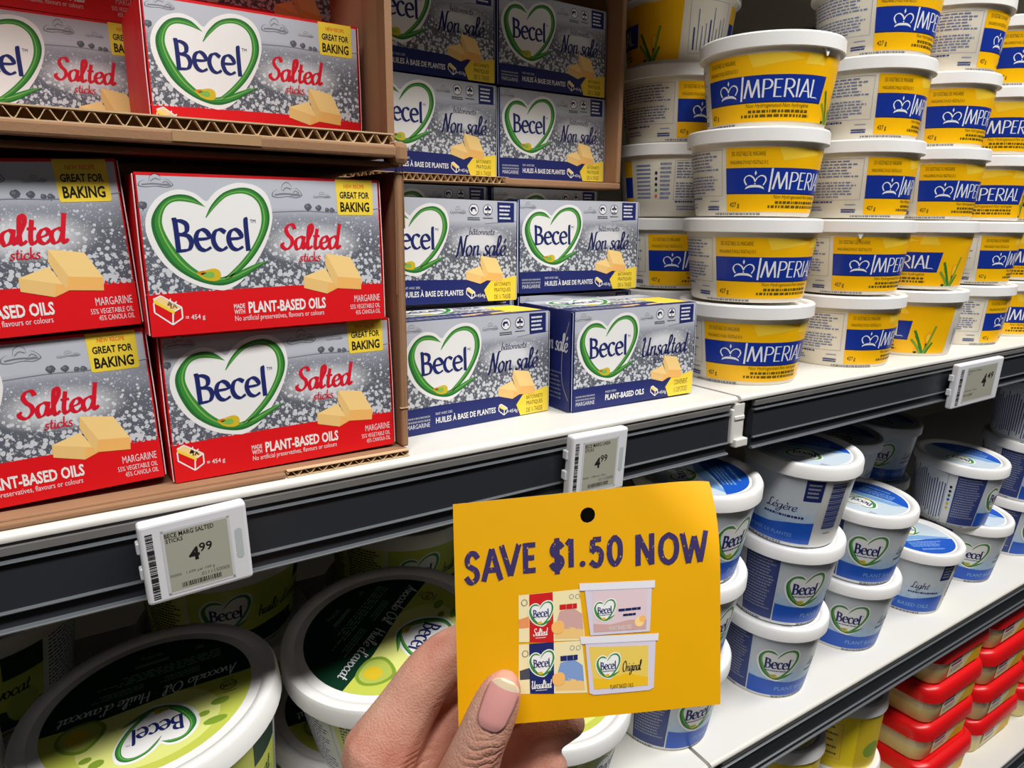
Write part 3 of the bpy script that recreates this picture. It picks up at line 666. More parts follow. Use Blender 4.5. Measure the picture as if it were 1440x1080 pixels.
def art_imperial():
    A = {}
    p = Print(); p.poly([(0, .0035), (.154, .0035), (.157, .0545), (-.0015, .0545)], 'imp_yellow', 1)
    p.poly([(.045, .044), (.085, .050), (.07, .0545), (.04, .0545)], 'imp_lightyellow', 2); p.poly([(.085, .046), (.105, .046), (.10, .0545), (.088, .0545)], 'imp_lightyellow', 2)
    p.poly([(-.0004, .0185), (.107, .0185), (.1098, .0385), (-.001, .0385)], 'imp_blue', 3)
    p.poly([(-.0004, .0178), (.1069, .0178), (.107, .0186), (-.0004, .0186)], 'ink_deepnavy', 4)
    A['label_print'] = p
    p = Print(); crown(p, .0145, .0205, .0325, .0365, 'imp_white', 5)
    p.poly([(.0350, .0195), (.0366, .0195), (.0376, .0380), (.0360, .0380)], 'imp_white', 5)
    p.letters('MPERIAL', ROMAN, .0385, .0216, .1010, .0352, 'imp_white', 5, w=1.25, nib=0.0, k=.42, shear=.02)
    p.rect(.1012, .0212, .1022, .0216, 'imp_white', 5)
    p.text('Non Hydrogenated-Non hydrogéné', .040, .0133, .094, .0172, 'imp_text', 4, 0, .15)
    p.words(.042, .0100, .094, .0124, 1, 'imp_text', 4, fill=.9, ragged=0, seed=3); p.words(.036, .0066, .096, .0090, 1, 'imp_text', 4, fill=.9, ragged=0, seed=4)
    p.text('427 g', .0028, .0062, .0115, .0112, 'imp_text', 4, .02)
    p.text('55% VEGETABLE OIL MARGARINE', .0035, .0478, .0300, .0512, 'imp_text', 4, .0); p.text("MARGARINE D'HUILE VÉGÉTALE 55 %", .0025, .0415, .0325, .0450, 'imp_text', 4, .0)
    A['brand_lettering'] = p
    p = Print()
    for L, m in (([(.1225, .004), (.119, .016), (.1135, .028)], 'leaf_green'), ([(.1245, .004), (.1205, .013), (.1155, .0225)], 'leaf_green'), ([(.126, .004), (.130, .016), (.135, .033)], 'avocado_leaf'), ([(.1215, .004), (.1165, .012), (.111, .0185)], 'avocado_leaf'), ([(.128, .004), (.131, .010), (.134, .015)], 'leaf_green'), ([(.1255, .004), (.1275, .010), (.1275, .014)], 'forest')):
        p.ribbon(L, .0026, m, 5, k=.8)
    p.poly(spline([(.1265, .0125), (.1245, .019), (.1255, .0255), (.1300, .0265), (.1325, .0215), (.1300, .014)], 4, True), 'crocus', 4); p.poly(spline([(.1275, .016), (.1265, .022), (.1290, .0252), (.1310, .021)], 4, True), 'imp_lightyellow', 5)
    p.poly(spline([(.1155, .004), (.1140, .009), (.1170, .012), (.1200, .008)], 4, True), 'crocus', 4); p.disc(.1165, .0045, .0022, .0012, 'forest', 6, 10)
    A['flower_picture'] = p
    p = Print()
    p.frame(-.066, .0165, -.0045, .0535, .00025, 'ing_blue', 2); p.words(-.064, .0365, -.007, .0525, 6, 'ing_blue', 3, seed=6, fill=.45, wl=(.03, .12)); p.words(-.064, .0180, -.007, .0335, 6, 'ing_blue', 3, seed=7, fill=.45, ragged=.35, wl=(.03, .12))
    p.words(-.064, .0135, -.030, .0158, 1, 'ing_navy', 3, fill=.7, ragged=0); p.words(-.062, .006, -.040, .0112, 2, 'ing_blue', 3, seed=9)
    p.words(-.018, .0115, -.008, .0128, 1, 'ing_blue', 3, ragged=0, wl=(.3, .9)); p.words(-.021, .0045, -.0075, .0085, 2, 'ing_navy', 3, fill=.6, ragged=.1, wl=(.5, .95))
    for i in range(9): p.rect(-.106, .018 + i * .0038, -.090, .0195 + i * .0038, 'ing_blue', 3)
    for i, m in enumerate(('ink_orange', 'ink_green', 'ink_deepnavy', 'ink_deepnavy', 'ink_deepnavy')): p.disc(-.084, .020 + i * .0055, .0014, .0017, m, 3, 10)
    p.words(-.080, .0165, -.069, .0525, 9, 'ing_blue', 3, seed=21)
    p.frame(.163, .008, .206, .0545, .0003, 'ing_blue', 2)
    for i in range(9):
        x = .167 + i * .0042; p.rect(x, .011, x + (.0016 if i in (0, 4) else .0009), .011 + random.uniform(.018, .040), 'ing_navy' if i in (0, 4) else 'ing_blue', 3)
    p.rect(.212, .004, .224, .054, 'imp_yellow', 1); p.rect(.212, .0185, .224, .0385, 'imp_blue', 3)
    p.words(-.012, .0008, .030, .0024, 1, 'ink_grey', 3, fill=.9, ragged=.1, seed=31)
    A['ingredients_print'] = p
    return A

_im = tub_map(IRB, IRT, IH, .0535)
IMP = [('tub_body', lathe('tub_body', [(0, .0012), (IRB - .004, .0012), (IRB - .003, 0), (IRB - .0012, 0), (IRB, .0014), (IRT, IH), (IRT, .0668)], 'tub_cream', 72), None)]
for n, p in art_imperial().items(): IMP.append((n, p.slice(.003).build(n, _im, .00004), None))
IMP.append(('lid', lathe('lid', [(IRT - .001, .0612), (IR - .0012, .0585), (IR, .0590), (IR, .0688), (IR - .0012, .0702), (IR - .004, .0705), (IR - .0075, .0690), (IR - .0085, .0675), (.003, .0675), (0, .0675)], 'lid_white', 72), None))
v_, f_ = [(-.0032, -.0003, 0), (.0032, -.0003, 0), (.0004, -.0003, -.0062), (-.0004, -.0003, -.0062), (-.0032, .0006, 0), (.0032, .0006, 0), (.0004, .0006, -.0062), (-.0004, .0006, -.0062)], [(0, 3, 2, 1), (4, 5, 6, 7), (0, 1, 5, 4), (1, 2, 6, 5), (2, 3, 7, 6), (3, 0, 4, 7)]
TAB = mesh('tamper_tab', v_, f_, 'lid_white')

def facing(x, y): return math.atan2(CAM.x - x, -(CAM.y - y))

def imperial_tub(label, x, y, k, psi, dx=0, dy=0, tab=None, group='yellow and blue margarine tubs on the upper shelf', z0=-.008, pitch=.0718):
    t = thing('margarine_tub', label, 'tub', (x + dx, y + dy, z0 + k * pitch), group, (0, 0, facing(x, y) + math.radians(psi)))
    ref = {}
    for n, me, par in IMP:
        ref[n] = obj(n, me, t if n not in ('brand_lettering', 'flower_picture') else ref['label_print'])
    if tab is not None:
        a = math.radians(tab); o = obj('tamper_tab', TAB, ref['lid']); o.location = (math.sin(a) * (IR - .0022), -math.cos(a) * (IR - .0022), .0590); o.rotation_euler = (0, 0, a)
    return t

# ---- light-blue heart tub
LR, LRB, LRT, LH = 0.0576, 0.0457, 0.0538, 0.0790
def art_light(french):
    A = {}
    p = Print(); p.poly([(0, .0040), (.113, .0040), (.118, .0765), (-.002, .0765)], 'light_panel', 1)
    e = [(0, .0250), (.02, .0235), (.045, .0215), (.07, .0225), (.09, .0265), (.1145, .0285)]
    p.band([(x, .0040) for x, _ in e], e, 'light_royal', 3); A['label_print'] = p
    p = Print(); sc = .74; heart_logo(p, lambda u, v: (.0275 + (u - .264) * BW * sc, .0445 + (v - .61) * BH * sc * 1.12), .9, sub=True, rich=True)
    A['heart_logo'] = p
    p = Print()
    p.letters('Légère' if french else 'Light', SCRIPT, .066, .036, .095 if french else .088, .0485, 'ink_deepnavy', 5, w=2.4, nib=.35, k=.4, shear=.2)
    p.words(.064, .0315, .103, .0345, 1, 'ink_navy', 4, fill=.8, ragged=0, seed=3)
    p.text('HUILES À BASE DE PLANTES' if french else 'PLANT BASED OILS', .030, .0105, .095, .0155, 'light_blue', 4, .0)
    p.rect(.099, .052, .116, .0745, 'ink_navy', 4); p.words(.1015, .055, .1135, .072, 4, 'ink_midgrey', 5, ragged=.2, wl=(.3, .6), fill=.45)
    A['lettering'] = p
    p = Print()
    p.rect(-.036, .0045, -.0015, .0755, 'ing_navy', 1); p.words(-.034, .014, -.004, .0735, 17, 'ink_midgrey', 2, fill=.42, seed=5, ragged=.25)
    for i, m in enumerate(('ink_gold', 'ink_gold', 'light_royal', 'ink_darkgreen', 'ink_black', 'ink_black')): p.disc(-.041, .026 + i * .0062, .0017, .0022, m, 2, 10)
    for i in range(22):
        x = -.120 + i * .0034; p.rect(x, .006 + random.uniform(0, .012), x + .0013, .060 + random.uniform(0, .014), 'ing_navy', 2)
    p.frame(-.124, .0045, -.046, .0755, .0004, 'ing_navy', 2)
    for i in range(24):
        y = .022 + i * .0021; p.rect(.124, y, .142, y + (.0012 if i % 3 else .0017), 'ing_navy', 2)
    p.words(.128, .0155, .138, .0175, 1, 'ink_darkgrey', 2, ragged=0); p.words(.028, .0010, .085, .0028, 1, 'ink_grey', 2, fill=.9, ragged=0, seed=12); p.words(-.060, .0010, -.012, .0028, 1, 'ink_grey', 2, fill=.9, ragged=.1, seed=13)
    A['ingredients_print'] = p
    return A
def art_light_lid():
    p = Print(); n = 40; r = .0450
    p.disc(0, 0, r, r, 'light_sky', 1, 48)
    a0, a1 = math.radians(193), math.radians(347)
    arc = [(r * math.cos(a0 + (a1 - a0) * i / n), r * math.sin(a0 + (a1 - a0) * i / n)) for i in range(n + 1)]
    p.poly(arc + [(x * r, (-.23 + .05 * math.sin(x * 3)) * r) for x in (.6, .2, -.2, -.6)], 'light_royal', 3)
    p.poly([(-.042, -.012), (-.03, -.002), (0, .002), (.03, -.004), (.0435, -.006), (.03, -.012), (0, -.009), (-.03, -.011)], 'light_blue', 2)
    heart_logo(p, lambda u, v: (-.003 + (u - .264) * BW * .60, .0165 + (v - .61) * BH * .60), 1.0, rich=False)
    p.words(-.024, -.028, .026, -.014, 4, 'light_blue', 4, seed=4, ragged=.3); p.words(-.03, .034, -.018, .040, 3, 'ink_grey', 3); p.words(-.016, -.036, .016, -.031, 1, 'light_blue', 4)
    return p
def big_lid(name, R, Rt, z0, zt, m='lid_white'):
    return lathe(name, [(Rt - .001, z0 + .004), (R - .0015, z0), (R, z0 + .0008), (R - .0004, zt - .003), (R - .0018, zt - .0008), (R - .005, zt), (R - .0090, zt - .0012), (R - .0105, zt - .0030), (.003, zt - .0030), (0, zt - .0030)], m, 72)
_lm = tub_map(LRB, LRT, LH, .0515)
LIGHT = {}
for fr in (0, 1):
    P0 = [('tub_body', lathe('tub_body', [(0, .0012), (LRB - .004, .0012), (LRB - .003, 0), (LRB - .0012, 0), (LRB, .0015), (LRT, LH), (LRT, .086)], 'tub_white', 72), None)]
    for n, p in art_light(fr).items(): P0.append((n, p.slice(.003).build(n, _lm, .000035), 'label_print' if n in ('heart_logo', 'lettering') else None))
    P0.append(('lid', big_lid('lid', LR, LRT, .0765, .0905), None))
    P0.append(('lid_print', art_light_lid().build('lid_print', lambda x, y, o: (x, y, .0876 + o), .00003), 'lid'))
    LIGHT[fr] = P0

TH = 0.0948                                     # the lower shelf is pitched towards the aisle
SHELF2 = Matrix.Translation((0, -0.005, -0.359)) @ Matrix.Rotation(TH, 4, 'X')
def on_shelf2(t, x, s, n, rz, tilt=None):
    t.matrix_world = SHELF2 @ Matrix.Translation((x, s, n)) @ (tilt or Matrix.Identity(4)) @ Matrix.Rotation(rz, 4, 'Z')

def light_tub(label, x, s, k, psi, lid_rot=110, fr=0, scale=1, n=None, group='light blue heart tubs on the lower shelf', tilt=None):
    t = thing('margarine_tub', label, 'tub', group=group)
    on_shelf2(t, x, s, k * .089 if n is None else n, facing(x, s) + math.radians(psi), tilt)
    ref = {}
    for nme, me, par in LIGHT[fr]:
        o = obj(nme, me, ref.get(par, t)); ref[nme] = o
        if nme == 'lid_print': o.rotation_euler = (0, 0, math.radians(lid_rot) - (facing(x, s) + math.radians(psi)))
    return t

# ---- avocado oil tub
AR, ARB, ART, AH = 0.0780, 0.0620, 0.0725, 0.0780
def art_avo_lid():
    p = Print(); r = .0610; n = 40
    p.disc(0, 0, r, r, 'lime', 1, 56)
    p.disc(.0, .025, .040, .030, 'lime_pale', 2, 30)
    a0, a1 = math.radians(180), math.radians(360)
    p.poly([(r * math.cos(a0 + (a1 - a0) * i / n), r * math.sin(a0 + (a1 - a0) * i / n)) for i in range(n + 1)] + [(.4 * r, .035 * r), (-.3 * r, -.02 * r)], 'forest', 3)
    heart_logo(p, lambda u, v: (-.004 + (u - .264) * BW * .80, .0275 + (v - .61) * BH * .85), 1.0, rich=True)
    p.letters("Avocado Oil . Huile d'avocat", SCRIPT, -.053, -.0105, .052, -.0010, 'ink_offwhite', 5, w=2.3, nib=.35, k=.4, shear=.2)
    for a, b, c, d, rws, sd in ((-.030, -.0215, -.004, -.0150, 3, 3), (.004, -.0215, .036, -.0150, 3, 4), (-.044, -.034, .034, -.0245, 4, 5)): p.words(a, b, c, d, rws, 'mint_text', 4, seed=sd, fill=.45, ragged=.3)
    p.words(-.012, -.0425, .010, -.039, 2, 'mint_text', 4, wl=(.4, .9)); p.text('800g', -.008, -.0505, .006, -.0465, 'mint_text', 4); p.words(-.034, -.044, -.028, -.0405, 2, 'mint_text', 4)
    q = spline([(.030, .001), (.024, .012), (.034, .026), (.046, .022), (.052, .010), (.046, .0005)], 4, True)
    p.poly(q, 'avocado_leaf', 4); p.poly([(.039 + (x - .039) * .82, .0115 + (y - .0115) * .82) for x, y in q], 'avocado_flesh', 5); p.disc(.040, .011, .0062, .0066, 'ink_gold', 6, 16)
    for x, y, w_, h in ((-.040, .022, .008, .004), (-.030, .029, .005, .003), (-.036, .038, .010, .004), (.028, .040, .006, .004), (.034, .034, .005, .003)): p.disc(x, y, w_ * .7, h * .8, 'avocado_leaf', 4, 12)
    p.ring(-.046, .0095, .0052, .0046, .0007, 'forest', 5); p.text('COR', -.0500, .0078, -.0420, .0112, 'forest', 5, .02); p.words(-.050, .0152, -.042, .0165, 1, 'forest', 5); p.words(-.0495, .0022, -.0425, .0036, 1, 'forest', 5)
    return p
def art_avo_side():
    p = Print(); p.rect(0, .004, .128, .073, 'lime', 1); p.poly([(0, .004), (.128, .004), (.128, .020), (.07, .024), (0, .016)], 'forest', 2); p.rect(.10, .050, .128, .073, 'forest', 2)
    heart_logo(p, lambda u, v: (.030 + (u - .264) * BW * .72, .045 + (v - .61) * BH * .78), .9, rich=False)
    p.letters("huile d'avocat", SCRIPT, .058, .034, .118, .046, 'forest', 5, w=2.4, nib=.35, k=.4, shear=.2)
    p.disc(.112, .022, .012, .015, 'avocado_flesh', 3, 20)
    p.rect(-.10, .004, -.002, .073, 'lime_pale', 1); p.words(-.096, .008, -.046, .070, 20, 'forest', 2, fill=.5, seed=4); p.words(-.042, .008, -.006, .070, 20, 'forest', 2, fill=.5, seed=5)
    p.rect(-.16, .004, -.104, .073, 'tub_white', 1); p.words(-.158, .008, -.106, .070, 18, 'ing_navy', 2, fill=.4, seed=6)
    p.rect(.13, .004, .19, .073, 'tub_white', 1); p.words(.133, .008, .188, .070, 18, 'ing_navy', 2, fill=.4, seed=7)
    return p
_am = tub_map(ARB, ART, AH, .067)
AVO = [('tub_body', lathe('tub_body', [(0, .0012), (ARB - .004, .0012), (ARB - .002, 0), (ARB, .0015), (ART, AH), (ART, .084)], 'tub_white', 80), None),
       ('label_print', art_avo_side().slice(.0035).build('label_print', _am, .00005), None),
       ('lid', big_lid('lid', AR, ART, .0745, .0905), None),
       ('lid_print', art_avo_lid().build('lid_print', lambda x, y, o: (x, y, .0876 + o), .00003), 'lid')]
def avocado_tub(label, x, s, k, psi, lid_rot=180, n=None, tilt=None, group='avocado oil tubs on the lower shelf'):
    t = thing('margarine_tub', label, 'tub', group=group)
    a = facing(x, s) + math.radians(psi); on_shelf2(t, x, s, k * .089 if n is None else n, a, tilt)
    ref = {}
    for nme, me, par in AVO:
        o = obj(nme, me, ref.get(par, t)); ref[nme] = o
        if nme == 'lid_print': o.rotation_euler = (0, 0, math.radians(lid_rot) - a)
    return t

# ------------------------------------------------------------------ the cooler
def wall(name, geo, m, kind='structure'):
    return props(obj(name, mesh(name, *box_geo(*geo), m)), kind=kind)
wall('wall_back', (-0.9, 0.52, -0.95, 2.6, 0.54, 0.62), 'case_back')
wall('wall_left', (-0.92, -0.02, -0.95, -0.9, 0.54, 0.62), 'case_back')
wall('floor', (-1.5, -1.6, -0.97, 3.0, 0.54, -0.95), 'case_dark')

def shelf(label, x0, x1, rail0, rail1, depth, mtx, clip=None, lip0=None):
    t = thing('cooler_shelf', label, 'shelf'); t.matrix_world = mtx
    obj('deck', extrude_x('deck', [(-.006, 0), (depth, 0), (depth, -.005), (-.006, -.005)], x0, x1, 'shelf_white'), t)
    obj('underside', extrude_x('underside', [(-.004, -.0051), (depth, -.0051), (depth, -.010), (-.004, -.010)], x0, x1, 'case_dark'), t)
    pr = [(-.006, 0), (-.0085, -.0001), (-.0104, -.0012), (-.0110, -.0028), (-.0106, -.0044), (-.0092, -.0050), (-.006, -.0050)]
    obj('front_lip', extrude_x('front_lip', pr, lip0 if lip0 is not None else x0, x1, 'lip_white', smooth=True), t)
    obj('metal_strip', extrude_x('metal_strip', [(-.006, -.0050), (-.0092, -.0051), (-.0098, -.0070), (-.0094, -.0108), (-.006, -.0108)], rail0, rail1, 'rail_metal'), t)
    rl = obj('price_rail', extrude_x('price_rail', [(-.004, -.0106), (-.0062, -.0106), (-.0066, -.0150), (-.0088, -.0152), (-.0088, -.0376), (-.0072, -.0392), (-.0080, -.0470), (-.004, -.0478), (-.002, -.03)], rail0, rail1, 'rail_dark'), t)
    for z, h in ((-.0143, .0016), (-.0382, .0018), (-.0474, .0022)):
        obj('rail_ridge_glint', extrude_x('rail_ridge_glint', [(-.006, z + h / 2), (-.0098, z + h / 2 - .0002), (-.0108, z), (-.0102, z - h / 2 + .0002), (-.006, z - h / 2)], rail0, rail1, 'rail_ridge_glint', smooth=True), rl)
    if clip:
        c = obj('rail_clip', bevbox('rail_clip', clip[0], -.0098, -.040, clip[1], .004, -.006, 'clip_white', .0012, 2), t)
        obj('clip_tongue', bevbox('clip_tongue', clip[0] + .001, -.0128, -.043, clip[1] + .003, -.0060, -.036, 'clip_white', .001, 2), c)
        obj('clip_rib', bevbox('clip_rib', clip[0] - .004, -.0112, -.039, clip[0] - .001, .002, -.010, 'clip_white', .0008, 1), c)
        obj('clip_step', bevbox('clip_step', clip[0] + .0005, -.0108, -.020, clip[1] - .0005, -.008, -.0165, 'clip_white', .0006, 1), c)
    return t
U1 = Matrix.Translation((0, -0.006, -0.008))
shelf('white upper shelf section under the red and blue stick boxes', -.70, .4195, -.70, .4125, .50, U1)
shelf('white upper shelf section under the yellow and blue tubs', .4235, 2.3, .4430, 2.3, .50, U1, clip=(.4175, .4305), lip0=.4235)
shelf('white pitched lower shelf section under the avocado oil tubs', -.70, .4215, -.70, .415, .46, SHELF2)
shelf('white pitched lower shelf section under the light blue tubs', .4255, 2.3, .4440, 2.3, .46, SHELF2, clip=(.4195, .4325), lip0=.4255)
shelf('white bottom shelf under the red lidded containers', -.70, 2.3, -.70, 2.3, .50, Matrix.Translation((0, -.012, -.665)))
t = thing('cooler_shelf', 'grey underside of the shelf above the yellow tubs', 'shelf', (0, 0, 0))
obj('deck', mesh('deck', *box_geo(-.70, .007, .452, 2.3, .52, .462), 'case_back'), t)
for i in range(9):
    obj('shelf_rib', mesh('shelf_rib', *box_geo(-.5 + i * .32, .05, .436, -.488 + i * .32, .52, .452), 'case_back'), t)
obj('price_rail', mesh('price_rail', *box_geo(-.70, -.005, .424, 2.3, .007, .466), 'rail_dark'), t)

# ------------------------------------------------------------------ cardboard
def flutes(name, x0, x1, y, z0, z1, wl=.0078, th=.0005, depth=.004):
    """open edge of corrugated board facing the aisle: two liners and a wave between them"""
    v, f, mi = [], [], []
    def quad(a, b, c, d, m): o = len(v); v.extend([a, b, c, d]); f.append((o, o + 1, o + 2, o + 3)); mi.append(m)
    def bx(x0, y0, z0, x1, y1, z1, m):
        vv, ff = box_geo(x0, y0, z0, x1, y1, z1); o = len(v); v.extend(vv)
        for q in ff: f.append(tuple(i + o for i in q)); mi.append(m)
    bx(x0, y, z0, x1, y + depth, z0 + th, 0); bx(x0, y, z1 - th, x1, y + depth, z1, 0)
    n = int((x1 - x0) / wl * 8); P = []
    for i in range(n + 1):
        x = x0 + (x1 - x0) * i / n; ph = (x - x0) / wl * 2 * PI; a = math.sin(ph) * (1 - .12 * math.cos(2 * ph))
        P.append((x, (z0 + z1) / 2 + a * (z1 - z0 - 2 * th) / 2 * .98))
    for i in range(n):
        (xa, za), (xb, zb) = P[i], P[i + 1]
        quad((xa, y + .0004, za - th / 2), (xb, y + .0004, zb - th / 2), (xb, y + .0004, zb + th / 2), (xa, y + .0004, za + th / 2), 0)
        quad((xa, y + .0004, za + th / 2), (xb, y + .0004, zb + th / 2), (xb, y + depth, zb + th / 2), (xa, y + depth, za + th / 2), 0)
        quad((xa, y + .0004, za - th / 2), (xa, y + depth, za - th / 2), (xb, y + depth, zb - th / 2), (xb, y + .0004, zb - th / 2), 0)
    bx(x0, y + depth, z0, x1, y + depth + .0004, z1, 1)
    return mesh(name, v, f, ['kraft_flute', 'kraft_dark'], mi)

def slab(parent, name, geo, m='kraft', bev=.0008): return obj(name, bevbox(name, *geo, m, bev, 2), parent)

c1 = thing('shipping_carton', 'brown corrugated carton on the shelf around four red boxes', 'carton', group='brown shipping cartons')
slab(c1, 'floor_panel', (-.30, -.0085, -.0078, .1285, .27, -.0042))
obj('corrugated_edge', flutes('corrugated_edge', .055, .1275, -.0128, -.0078, -.0040, .0072, .0004), c1)
slab(c1, 'floor_flap', (-.30, -.0130, -.0078, .054, -.0088, -.0050))
slab(c1, 'side_panel', (.1262, -.006, -.0040, .1306, .27, .1560), 'kraft', .0012)
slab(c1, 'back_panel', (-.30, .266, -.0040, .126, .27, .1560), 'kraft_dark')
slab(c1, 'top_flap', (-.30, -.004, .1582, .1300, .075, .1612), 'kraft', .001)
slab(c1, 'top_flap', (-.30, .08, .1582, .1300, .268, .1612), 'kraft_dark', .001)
obj('corrugated_edge', flutes('corrugated_edge', .1256, .1312, -.0066, .02, .1555, .0040, .0004, .002), c1)
c2 = thing('shipping_carton', 'open brown carton with ragged corrugated lip around the top red boxes', 'carton', group='brown shipping cartons')
slab(c2, 'floor_panel', (-.30, -.0068, .1636, .1265, .30, .1690))
obj('corrugated_edge', flutes('corrugated_edge', -.30, .1225, -.0126, .1686, .1750, .0082, .0007, .005), c2)
slab(c2, 'front_lip', (-.30, -.0132, .1626, .1238, -.0072, .1690), 'kraft', .0014)
slab(c2, 'lip_corner', (.1232, -.0118, .1592, .1322, .006, .1716), 'kraft', .0032)
pl = [(.1265, .004), (.1400, .045), (.1452, .080), (.1470, .140)]
v, f = [], []
for x_, y_ in pl:
    for dx_ in (0, .0042):
        for z_ in (.1692, .330): v.append((x_ + dx_, y_, z_))
for i in range(3):
    q = i * 4
    f += [(q, q + 1, q + 5, q + 4), (q + 2, q + 6, q + 7, q + 3), (q + 1, q + 3, q + 7, q + 5), (q, q + 4, q + 6, q + 2)]
f += [(0, 2, 3, 1), (12, 13, 15, 14)]
obj('side_panel', mesh('side_panel', v, f, 'kraft'), c2)
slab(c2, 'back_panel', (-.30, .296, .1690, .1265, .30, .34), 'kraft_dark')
o = slab(c2, 'tape_patch', (.012, -.01345, .1640, .052, -.0133, .1688), 'tape', .0001) if mat('tape', (176, 140, 104), .25, .6) else None
c3 = thing('shipping_carton', 'brown carton holding the dim upper blue boxes', 'carton', group='brown shipping cartons')
slab(c3, 'floor_panel', (.150, .150, .1602, .4262, .30, .1652))
obj('corrugated_edge', flutes('corrugated_edge', .150, .300, .1436, .1605, .1662, .0062, .0004, .005), c3)
slab(c3, 'front_flap', (.296, .1430, .1598, .4262, .149, .1655), 'kraft', .0012)
slab(c3, 'side_panel', (.4236, .146, .1655, .4286, .32, .345), 'kraft', .0012)
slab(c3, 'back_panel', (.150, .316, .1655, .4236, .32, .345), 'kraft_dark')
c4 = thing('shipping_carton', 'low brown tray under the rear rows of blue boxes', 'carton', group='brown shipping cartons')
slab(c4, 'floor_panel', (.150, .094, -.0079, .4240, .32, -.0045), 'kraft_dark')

# ------------------------------------------------------------------ stick boxes
GR, GB = 'red salted stick boxes', 'blue unsalted stick boxes'
stick_box('red', 'red salted box, upper of the pair beside the carton wall', (-.0041, -.0085, .0736), .030, -.020, -.0074, GR)
stick_box('red', 'red salted box, lower of the pair beside the carton wall', (.0010, -.0010, -.0038), -.010, -.020, -.0138, GR)
stick_box('red', 'red salted box cut by the frame edge, upper in the lower carton', (-.1285, .000, .0735), -.01, -.02, -.05, GR)
stick_box('red', 'red salted box cut by the frame edge, lower in the lower carton', (-.1250, .002, -.0038), -.01, -.015, -.036, GR)
stick_box('red', 'red salted box standing forward behind the ragged cardboard lip', (.0168, .0688, .1695), .0186, .0, -.005, GR)
stick_box('red', 'red salted box set back, partly behind the forward box in the upper carton', (-.0880, .1445, .1693), .03, 0, -.006, GR)
stick_box('red', 'red salted box on top of the set-back box, only its red band showing', (-.0900, .1450, .2466), .03, 0, 0, GR)
stick_box('red', 'red salted box deep in shadow behind the forward box', (.0355, .1480, .1693), .0, 0, 0, GR)
stick_box('red', 'red salted box deep in shadow at the top edge, above the forward box', (.0350, .1490, .2466), .0, 0, 0, GR)
stick_box('nonsale', 'blue Non salé box at the front, next to the carton wall', (.1401, .0225, -.0076), .0585, -.012, 0, GB)
stick_box('unsalted', 'blue Unsalted box at the front with English lettering, navy side showing', (.2725, .0140, -.0076), -.0288, .0, -.008, GB)
stick_box('nonsale', 'blue Non salé box on the second tier beside the carton wall', (.1436, .0765, .0712), .02, -.012, .012, GB)
stick_box('nonsale', 'blue Non salé box on the second tier nearest the yellow tubs', (.2797, .0960, .0722), -.0539, -.012, -.004, GB)
stick_box('nonsale', 'blue box in the low tray, hidden behind the front Non salé box', (.1520, .0960, -.0042), 0, 0, 0, GB)
stick_box('nonsale', 'blue box in the low tray, its corner peeping behind the Unsalted box', (.2800, .0960, -.0042), 0, 0, 0, GB)
stick_box('nonsale', 'blue box whose top strip shows above the second tier, beside the carton wall', (.1745, .1690, .0845), .03, 0, 0, GB)
stick_box('nonsale', 'blue box whose top strip shows above the second tier, under the carton end', (.3010, .1700, .0845), .02, 0, 0, GB)
stick_box('nonsale', 'blue box under the rear top-strip box beside the carton wall', (.1745, .1720, -.0042), 0, 0, 0, GB)
stick_box('nonsale', 'blue box under the rear top-strip box at the carton end', (.3010, .1720, -.0042), 0, 0, 0, GB)
stick_box('nonsale', 'dim blue Non salé box in the upper blue carton, bottom row near the red carton', (.1750, .1520, .1660), .05, 0, 0, GB)
stick_box('nonsale', 'dim blue Non salé box in the upper blue carton, bottom row near the tubs', (.3010, .1590, .1660), .045, 0, -.012, GB)
stick_box('nonsale', 'dim blue Non salé box in the upper blue carton, top row near the red carton', (.1735, .1530, .2415), .05, 0, -.006, GB)
stick_box('nonsale', 'dim blue Non salé box in the upper blue carton, top row near the tubs', (.2995, .1590, .2420), .05, 0, -.012, GB)

# ------------------------------------------------------------------ yellow and blue tubs: (x, y, [angle of label edge, ...] from the shelf up)
ORD = ['lowest', 'second from the shelf', 'third from the shelf', 'fourth from the shelf', 'topmost']
STK = [
 ('stack beside the Unsalted box', .495, .044, [(-35,), (-29,), (-24,), (-62, .008, .0, 110)]),
 ('shaded stack behind the blue boxes', .526, .176, [(40,), (-19,), (74,), (4,), (-163,)]),
 ('second stack from the boxes', .645, .042, [(9,), (-12, 0, 0, 22), (12,), (12, .003), (0, .004)]),
 ('third stack from the boxes', .768, .040, [(-108,), (-86,), (-3,), (-5, .004), (38, .008)]),
 ('fourth stack from boxes', .897, .046, [(36,), (17,), (-50,), (-38, .003), (2, .006)]),
 ('fifth stack from the boxes', 1.022, .050, [(-25,), (-40,), (-10,), (-30,)]),
]
for nm, x, y, L in STK:
    for k, q in enumerate(L):
        pos = ORD[k] if not (k == len(L) - 1) else 'topmost'
        ex = ''
        if q[0] < -150: ex = ' with green flower leaves'
        elif q[0] < -80: ex = ' with crocus'
        elif q[0] < -55: ex = ' with full brand word'
        imperial_tub('yellow blue tub%s, %s of the %s' % (ex, pos, nm), x, y, k, q[0], q[1] if len(q) > 1 else random.uniform(-.0015, .0015), q[2] if len(q) > 2 else random.uniform(-.0015, .0015), q[3] if len(q) > 3 else None)

